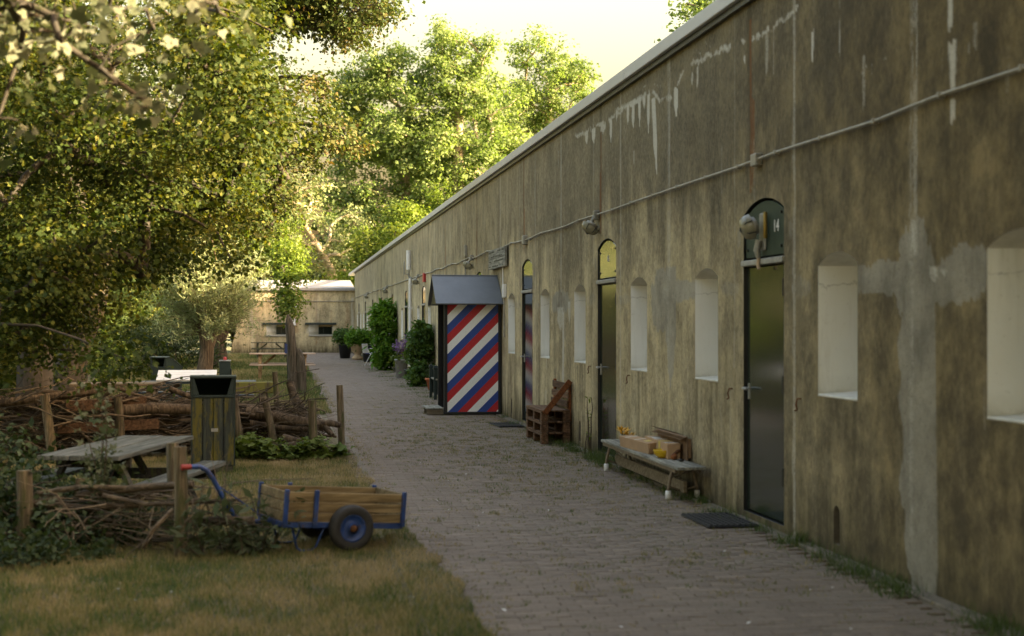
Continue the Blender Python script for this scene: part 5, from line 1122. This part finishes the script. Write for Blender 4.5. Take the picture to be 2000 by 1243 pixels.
# ------------------------------------------------------------------ shrubs, undergrowth, plants
def shrub(name, label, base, ells, n, L, W, leaf, seed, cat='shrub', up=.4, hang=0.0, stems=10, group=None, lobed=False, clump=.10):
    rg = np.random.default_rng(seed); base = np.array(base, float); root = thing(name, label, cat, tuple(base), 0, group)
    nc = max(12, n // 30); c0 = ell_points([(e[0] + base[0], e[1] + base[1], e[2] + base[2]) + tuple(e[3:]) for e in ells], nc, rg, .55); c0[:, 2] = np.maximum(c0[:, 2], .05)
    idx = rg.integers(0, nc, n); s = clump * np.mean([e[3] for e in ells]) * 2.2; C = c0[idx] + rg.normal(0, s, (n, 3)); C[:, 2] = np.maximum(C[:, 2], .03)
    tone = np.clip(rg.normal(.48, .13, nc)[idx] + rg.normal(0, .16, n), 0, 1); V, Q, T_ = leaf_cloud(C, L, W, up, lobed, seed + 1, tone, hang); fast_mesh('foliage', V - base, Q, None, leaf, T_, root)
    cv = [(wob_line((rg.normal(0, .03), rg.normal(0, .03), 0), tuple(c0[k] - base), .1, 6), .012, .004, .4) for k in rg.integers(0, nc, stems)]; twigs(cv, 'stems', root); return root
shrub('reed_bush', 'grey-green bamboo-like bush behind the far green litter bin', (-3.1, 42.5, 0), [(0, 0, .75, .75, .7, .6), (.9, .2, .55, .5, .5, .45), (-.9, .2, .8, .8, .6, .6)], 3600, .19, .028, 'leaf_weed', 91, hang=.4)
shrub('sunlit_bush', 'small sunlit yellow bush under the trees on the left', (-4.6, 38, 0), [(0, 0, .6, .7, .6, .5), (-.5, .4, 1.2, .5, .5, .5)], 1500, .10, .06, 'leaf_bright', 92)
for i, (x, y, s, lb) in enumerate(((-5.6, 23.8, 1.5, 'dark bush in the deep shade beside the large tree trunk'), (-6.6, 29, 1.9, 'dark leafy bush behind the two tree trunks'), (-7.0, 33, 1.5, 'dark undergrowth bush far behind the leaning lichen tree'), (-5.6, 46, 1.9, 'dark green bush deep in the shade on the left'), (-4.9, 54, 2.4, 'tall green bush behind the pollard willows'), (-9.5, 40, 2.4, 'broad dark bush at the left edge of the garden'))):
    shrub('undergrowth_bush', lb, (x, y, 0), [(0, 0, s * .7, s, s * .8, s * .7), (s * .7, .3, s * .5, s * .6, s * .6, s * .5)], 4200, .13, .085, 'leaf_oak', 95 + i, group='undergrowth bushes')
# distant wood that closes the view
rg = np.random.default_rng(5); C = []
for i in range(90):
    a = rg.uniform(0, 1); x = -62 + a * 72 if i < 62 else rg.uniform(2, 34); y = rg.uniform(98, 112) if i < 62 else rg.uniform(126, 140); h = rg.uniform(4.5, 8.5) if i < 62 else rg.uniform(8, 13)
    if -8 < x < 3 and i < 62: h = rg.uniform(3.5, 5.5)
    c = ell_points([(x, y, h * .55, rg.uniform(2.2, 3.6), 2.4, h * .5)], 500, rg, .6); C.append(c)
for i in range(26):
    x, y = rg.uniform(-22, -7), rg.uniform(45, 75); h = rg.uniform(4, 8); C.append(ell_points([(x, y, h * .52, rg.uniform(1.8, 3), 2.0, h * .5)], 600, rg, .6))
C = np.concatenate(C); C[:, 2] = np.maximum(C[:, 2], .1); V, Q, T_ = leaf_cloud(C, .55, .42, .3, False, 6, np.clip(rg.normal(.4, .2, len(C)), 0, 1))
o = fast_mesh('distant_wood', V, Q, None, 'leaf_oak', T_); tag(o, 'mass of trees closing the view behind the garden and the wing', 'wood', None, 'stuff')
# potted plants along the wall
def pot(name, label, loc, prof, mat, cat='plant pot', n=18): return tag(MB().lathe(prof, (0, 0, 0), n, 'Z', False).build(name, mat, None, loc), label, cat)
def potprof(r0, r1, h, t=.012): return [(0, .004), (r0, .004), (r1, h - .03), (r1 + .012, h - .03), (r1 + .012, h), (r1 - t, h), (r1 - t - .01, h - .06), (0, h - .06)]
pot('flower_pot', 'black pot holding the round clipped bush near the far corner', (2.72, 63.6, .004), potprof(.22, .30, .62), 'dark_plastic')
shrub('round_bush', 'round clipped dark green bush in a black pot near the far corner', (2.72, 63.6, .55), [(0, 0, .35, .48, .45, .40)], 1500, .11, .08, 'leaf_shrub', 111, clump=.08)
t = thing('garden_urn', 'pale stone urn with a rounded bush in front of the far corner', 'urn', (3.15, 61.2, .004)); MB().lathe([(0, 0), (.24, 0), (.24, .10), (.15, .16), (.13, .24), (.26, .36), (.30, .62), (.33, .66), (.27, .66), (.0, .60)], (0, 0, 0), 18, 'Z', False).build('urn_body', 'urn_stone', t)
shrub('round_bush', 'rounded light green bush growing in the pale stone urn', (3.15, 61.2, .58), [(0, 0, .42, .58, .5, .42), (.2, 0, .3, .5, .4, .35)], 1700, .12, .085, 'leaf_vine', 112, clump=.08)
pot('flower_pot', 'black tub standing between the urn and the white garden chair', (3.45, 57.8, .004), potprof(.24, .30, .66), 'dark_plastic')
t = thing('garden_chair', 'white and blue folding garden chair beside the tall green climber', 'chair', (3.28, 52.6, .006), R(60))
MB().box((-.22, -.21, .43), (.22, .21, .46)).build('seat', 'chair_blue', t, None, None, .01); MB().box((-.22, .20, .50), (.22, .225, .85), Matrix.Rotation(R(-10), 4, 'X')).build('backrest', 'white_paint', t, None, None, .01)
for s in (-1, 1): MB().tube([(s * .22, -.26, 0), (s * .22, .0, .42), (s * .22, .12, .60)], .014, 7).build('leg', 'white_paint', t); MB().tube([(s * .20, .26, 0), (s * .20, .0, .42), (s * .20, -.14, .62), (s * .2, .05, .64)], .014, 7).build('leg', 'white_paint', t)
tag(MB().tube([(3.36, 52.0, .0), (3.36, 52.0, .52)], .055, 8, True, .03).build('wooden_stake', 'pallet_orange'), 'short orange wooden stake in front of the garden chair', 'stake')
shrub('tall_climber', 'tall bright green climber hanging over the wall, twice the height of the other plants', (3.35, 47.6, 0), [(.05, 0, 1.75, .40, .75, .55), (.0, -.1, .95, .42, .7, .8), (-.25, -.1, 1.8, .28, .5, .3), (.05, .1, .35, .36, .6, .35)], 5200, .16, .06, 'leaf_vine', 113, 'climber', .3, .6, 14, None, False, .10)
pot('bucket', 'light grey plastic bucket with a dark rim holding lilac flowers', (3.36, 40.9, .004), [(0, 0), (.15, 0), (.19, .50), (.205, .50), (.205, .54), (.18, .54), (.175, .48), (0, .46)], 'grey_plastic', 'bucket')
pot('flower_pot', 'small black plastic pot next to the light grey bucket', (3.50, 39.4, .004), potprof(.14, .19, .30), 'dark_plastic')
rg = np.random.default_rng(77); root = thing('lilac_flowers', 'tall stems of lilac flowers standing in the grey bucket', 'flowers', (3.36, 40.9, .44)); cv = []; LC = []
for i in range(13):
    a = rg.uniform(0, 6.28); e = np.array([math.cos(a) * rg.uniform(.1, .42), math.sin(a) * .25, rg.uniform(.45, .80)]); pl = wob_line((0, 0, 0), e, .08, 6); cv.append((pl, .007, .003, .5)); f = rg.uniform(.45, 1, 34)[:, None]; LC.append(pl[0] + (pl[-1] - pl[0]) * f + rg.normal(0, .022, (34, 3)))
twigs(cv, 'stems', root); V, Q, T_ = leaf_cloud(np.concatenate(LC), .05, .04, .2, False, 78); fast_mesh('petals', V, Q, None, 'petal_lilac', T_, root)
V, Q, T_ = leaf_cloud(rg.normal(0, 1, (260, 3)) * np.array([.16, .14, .14]) + np.array([0, 0, .12]), .09, .05, .3, False, 79); fast_mesh('foliage', V, Q, None, 'leaf_lobed', T_, root)
shrub('leafy_bush', 'large dark green rambling bush between the lilac flowers and the sentry box', (3.42, 35.9, 0), [(.0, 0, 1.15, .32, .62, .45), (-.02, -.1, .62, .34, .6, .55), (.1, .4, 1.0, .3, .4, .4), (-.1, -.45, .3, .25, .35, .3)], 4200, .095, .065, 'leaf_shrub', 114, 'shrub', .3, .4, 12, None, False, .10)
pot('terracotta_pot', 'orange terracotta pot with lavender in front of the leafy bush', (3.50, 33.4, .004), [(0, 0), (.12, 0), (.175, .23), (.20, .235), (.20, .285), (.17, .285), (.165, .22), (0, .20)], 'terracotta')
shrub('lavender_plant', 'grey-green lavender growing in the orange terracotta pot', (3.50, 33.4, .2), [(0, 0, .16, .14, .14, .12)], 520, .12, .012, 'leaf_weed', 115, 'plant', .1, -1.4, 8)
t = thing('dark_bench', 'dark green bench end with armrest half hidden behind the sentry box', 'bench', (3.1, 29.2, .006), 0)
for yb in (0, .9): MB().box((-.03, yb, 0), (.03, yb + .06, .70)).box((.40, yb, 0), (.46, yb + .06, .78)).box((-.04, yb - .004, .62), (.46, yb + .064, .67)).box((.03, yb + .01, .10), (.40, yb + .05, .60)).build('side_frame', 'dark_green_paint', t, None, None, .006)
for k in range(4): MB().box((.0 + k * .1, -.02, .40), (.09 + k * .1, .98, .43)).build('seat_slat', 'grey_wood_y', t, None, None, .004)
for k in range(3): MB().box((.42, -.02, .46 + k * .11), (.44, .98, .55 + k * .11)).build('back_slat', 'dark_green_paint', t, None, None, .004)
# plants at the near fence
def leafy_stem(cv, LC, base, top, n, rg, spread, amp=.06):
    pl = wob_line(base, top, amp, 7); cv.append((pl, .006, .002, .35)); f = rg.uniform(.15, 1.02, n); k = np.clip(f * 6, 0, 5.999); i = k.astype(int); fr_ = (k - i)[:, None]; LC.append(pl[i] * (1 - fr_) + pl[np.minimum(i + 1, 6)] * fr_ + rg.normal(0, spread, (n, 3)))
rg = np.random.default_rng(201)
root = thing('poplar_sucker', 'thin grey-leaved sucker growing up in front of the grey picnic table', 'plant', (-1.33, 10.55, 0)); cv = []; LC = []
for i in range(5): leafy_stem(cv, LC, (rg.normal(0, .04), rg.normal(0, .04), 0), (rg.normal(.02, .07), rg.normal(0, .07), rg.uniform(.75, 1.22)), 75, rg, .045)
for i in range(6): leafy_stem(cv, LC, (rg.normal(0, .1), 0, .1), (rg.normal(.12, .25), rg.normal(-.05, .1), rg.uniform(.35, .6)), 40, rg, .04)
twigs(cv, 'stems', root); V, Q, T_ = leaf_cloud(np.concatenate(LC), .034, .022, .2, True, 202, None, .3); fast_mesh('foliage', V, Q, None, 'leaf_silver', np.clip(T_ * .8, 0, 1), root)
root = thing('mullein_plant', 'grey-green plant with long soft leaves beside the cart handle', 'plant', (-.25, 10.05, 0)); cv = []; LC = []
for i in range(22):
    b0 = (rg.uniform(-.38, .18), rg.normal(0, .07), 0); leafy_stem(cv, LC, b0, (b0[0] + rg.normal(.05, .12), b0[1] + rg.normal(-.02, .08), rg.uniform(.16, .44)), 26, rg, .03)
twigs(cv, 'stems', root); V, Q, T_ = leaf_cloud(np.concatenate(LC), .085, .026, .3, False, 204, None, .2); fast_mesh('foliage', V, Q, None, 'leaf_silver', np.clip(T_ * .55, 0, 1), root)
shrub('nettle_bed', 'dark tangle of nettles and weeds at the foot of the near wattle fence', (-1.85, 10.75, 0), [(0, .15, .20, .75, .3, .23), (.65, -.1, .14, .5, .25, .15), (-.75, .1, .26, .6, .4, .28), (-1.3, .3, .4, .5, .4, .35), (-.2, -.75, .10, .75, .45, .13), (.45, -.75, .05, .5, .25, .06), (.1, .25, .30, .3, .2, .18)], 12000, .048, .028, 'leaf_weed', 205, 'plants', .2, .5, 60, None, False, .06)
shrub('shade_bush', 'dark loose bush at the left edge between the wattle fence and the dead hedge', (-2.55, 12.2, 0), [(0, 0, .45, .45, .45, .42), (-.4, .3, .7, .5, .5, .5), (.35, .4, .3, .3, .3, .28)], 2600, .06, .042, 'leaf_weed', 207, 'shrub', .3, .3, 24)
shrub('maple_seedlings', 'bright green lobed seedlings at the foot of the dead hedge', (-.05, 17.0, 0), [(0, 0, .10, .52, .22, .10), (.45, -.05, .08, .35, .22, .09), (-.4, .1, .12, .3, .2, .1)], 1500, .062, .05, 'leaf_lobed', 206, 'plants', 1.2, 0, 30, None, True, .05)

# ------------------------------------------------------------------ grass, weeds, fallen petals
def blades(X, Y, Z, h, w, tone, seed, name, mat='grass_blade'):
    rg = np.random.default_rng(seed); n = len(X); a = rg.uniform(0, 2 * np.pi, n); dx, dy = np.cos(a) * w / 2, np.sin(a) * w / 2; la = rg.uniform(0, 2 * np.pi, n); ln = h * np.abs(rg.normal(.35, .35, n))
    V = np.stack([np.stack([X - dx, Y - dy, Z], 1), np.stack([X + dx, Y + dy, Z], 1), np.stack([X + np.cos(la) * ln, Y + np.sin(la) * ln, Z + h], 1)], 1).reshape(-1, 3)
    return fast_mesh(name, V, None, np.arange(3 * n).reshape(-1, 3), mat, tone)
def lawn_grass(n, x0, x1, y0, y1, hmin, hmax, w, seed, name, dry, label):
    rg = np.random.default_rng(seed); X = rg.uniform(x0, x1, n); Y = y0 + (y1 - y0) * rg.uniform(0, 1, n) ** 1.25
    edge = EDGE - .02 + .10 * (fbm(Y * 2.1, Y * 0 + 3, 8) - .45) * 2 + .19 * np.clip((13.5 - Y) / 4, 0, 1); k = X < edge; X, Y = X[k], Y[k]
    p = fbm(X * 1.1, Y * .9, 14); p2 = fbm(X * 4.5, Y * 3.5, 15); dens = rg.uniform(0, 1, len(X)) < .35 + 1.1 * p2; X, Y, p, p2 = X[dens], Y[dens], p[dens], p2[dens]
    tone = np.clip(dry + 1.3 * (p - .5) + 1.1 * (p2 - .5) + rg.normal(0, .22, len(X)), 0, 1); h = (hmin + (hmax - hmin) * rg.uniform(0, 1, len(X)) ** 2) * (1.25 - .6 * tone) * (.6 + .8 * p2)
    o = blades(X, Y, np.where((X > EDGE - .12) & (Y < 14.5), .010, lawn_z(X, Y)), h, w, tone, seed + 1, name); tag(o, label, 'grass', None, 'stuff')
lawn_grass(300000, -4.2, 1.16, 6.2, 17.5, .02, .07, .007, 301, 'grass', .60, 'dry yellowing grass of the near lawn')
lawn_grass(170000, -5, .98, 25.1, 72, .05, .16, .014, 303, 'grass', .42, 'greener grass of the far lawn beyond the side path')
rg = np.random.default_rng(310); X = []; Y = []; H = []; Tn = []
def tuft(x, y, n, r, h, tn): X.append(rg.normal(x, r, n)); Y.append(rg.normal(y, r, n)); H.append(h * rg.uniform(.4, 1.1, n)); Tn.append(np.clip(rg.normal(tn, .12, n), 0, 1))
for i in range(100):
    y = rg.uniform(6, 74) if i > 45 else rg.uniform(6, 22); tuft(WX - .07 - abs(rg.normal(0, .05)), y, int(rg.uniform(15, 70)), rg.uniform(.03, .09), rg.uniform(.04, .13), .12)
for i in range(6): tuft(WX - .12 - abs(rg.normal(0, .10)), rg.uniform(6.5, 8.6), 60, .07, .10, .12)
for x, y, n, h in ((3.62, 15.75, 160, .22), (3.60, 16.3, 120, .16), (3.55, 17.3, 90, .10), (3.66, 9.9, 90, .12), (3.64, 9.2, 80, .13), (3.6, 8.75, 80, .12), (3.55, 18.1, 90, .1), (3.5, 15.4, 60, .12)): tuft(x, y, n, .08, h, .15)
for i in range(2600): tuft(1.2 + 2.5 * rg.uniform(0, 1) ** .7, max(8.0, rg.normal(17, 5.0)) + rg.uniform(0, 1.5), int(rg.uniform(4, 18)), .03, rg.uniform(.010, .04), rg.uniform(.25, .75))
for i in range(420): tuft(rg.uniform(1.0, 3.7), rg.uniform(6.8, 14), int(rg.uniform(3, 10)), .022, rg.uniform(.008, .025), rg.uniform(.2, .7))
for i in range(500):
    ye = rg.uniform(6.5, 45); tuft(EDGE + .05 + .15 * min(1, max(0, (13.5 - ye) / 4)) + abs(rg.normal(0, .08)), ye, int(rg.uniform(4, 14)), .03, rg.uniform(.012, .04), rg.uniform(.35, .85))
for i in range(120): tuft(rg.uniform(2.7, 3.7), rg.uniform(28, 62), 40, .12, rg.uniform(.03, .08), .25)
X = np.concatenate(X); Y = np.concatenate(Y); X = np.minimum(X, WX - .015); o = blades(X, Y, np.zeros(len(X)) - .002, np.concatenate(H), .006, np.concatenate(Tn), 311, 'weeds'); tag(o, 'weeds and tufts sprouting from the joints of the brick path and along the wall', 'weeds', None, 'stuff')
X = np.concatenate([rg.uniform(-1.6, .85, 24), rg.uniform(1.0, 3.7, 36)]); Y = np.concatenate([6.8 + rg.uniform(0, 1, 24) ** 1.5 * 7, 7 + rg.uniform(0, 1, 36) ** 1.4 * 14]); C = np.stack([X, Y, np.where(X < EDGE, .035, .008)], 1)
V, Q, T_ = leaf_cloud(C, .02, .014, 3.0, False, 320); o = fast_mesh('fallen_petals', V, Q, None, 'petal_white', T_); tag(o, 'white petals scattered over the lawn and the bricks', 'petals', None, 'stuff')
# yellow-orange weed against the wall by the pallet seat
shrub('wall_weed', 'thin yellow weed growing up the wall between the pallet seat and the bench', (3.68, 16.95, 0), [(0, 0, .30, .03, .07, .30), (0, .05, .6, .02, .05, .12)], 45, .05, .016, 'leaf_bright', 330, 'weed', .2, .2, 6)
import OpenImageIO as oiio,numpy as np
b=oiio.ImageBuf('/workdir/render_main.png').get_pixels(oiio.UINT8)[:,:,:3].astype(float)
def m(x,y,r=10):
    s=1024/2000; x=int(x*s);y=int(y*s);r=int(r*s)+1
    return b[y-r:y+r,x-r:x+r].mean((0,1)).round()
for n,x,y,r in [('sky',1150,60,20),('wallmid',1200,650,12),('wall1330',1330,650,12),('wallup',1400,250,25),('wallR',1880,700,12),('wallRup',1900,300,25),('path900',900,850,20),('path1200',1200,1100,30),('lawn',400,1150,30),('poplar',900,200,40),('oaklit',350,150,60),('oakdark',150,550,50),('niche',1635,640,15),('wing',600,600,8),('roofS',915,570,10),('cartwood',650,990,8),('willow',430,560,20),('farwall',760,500,8)]:
    print(n,m(x,y,r))
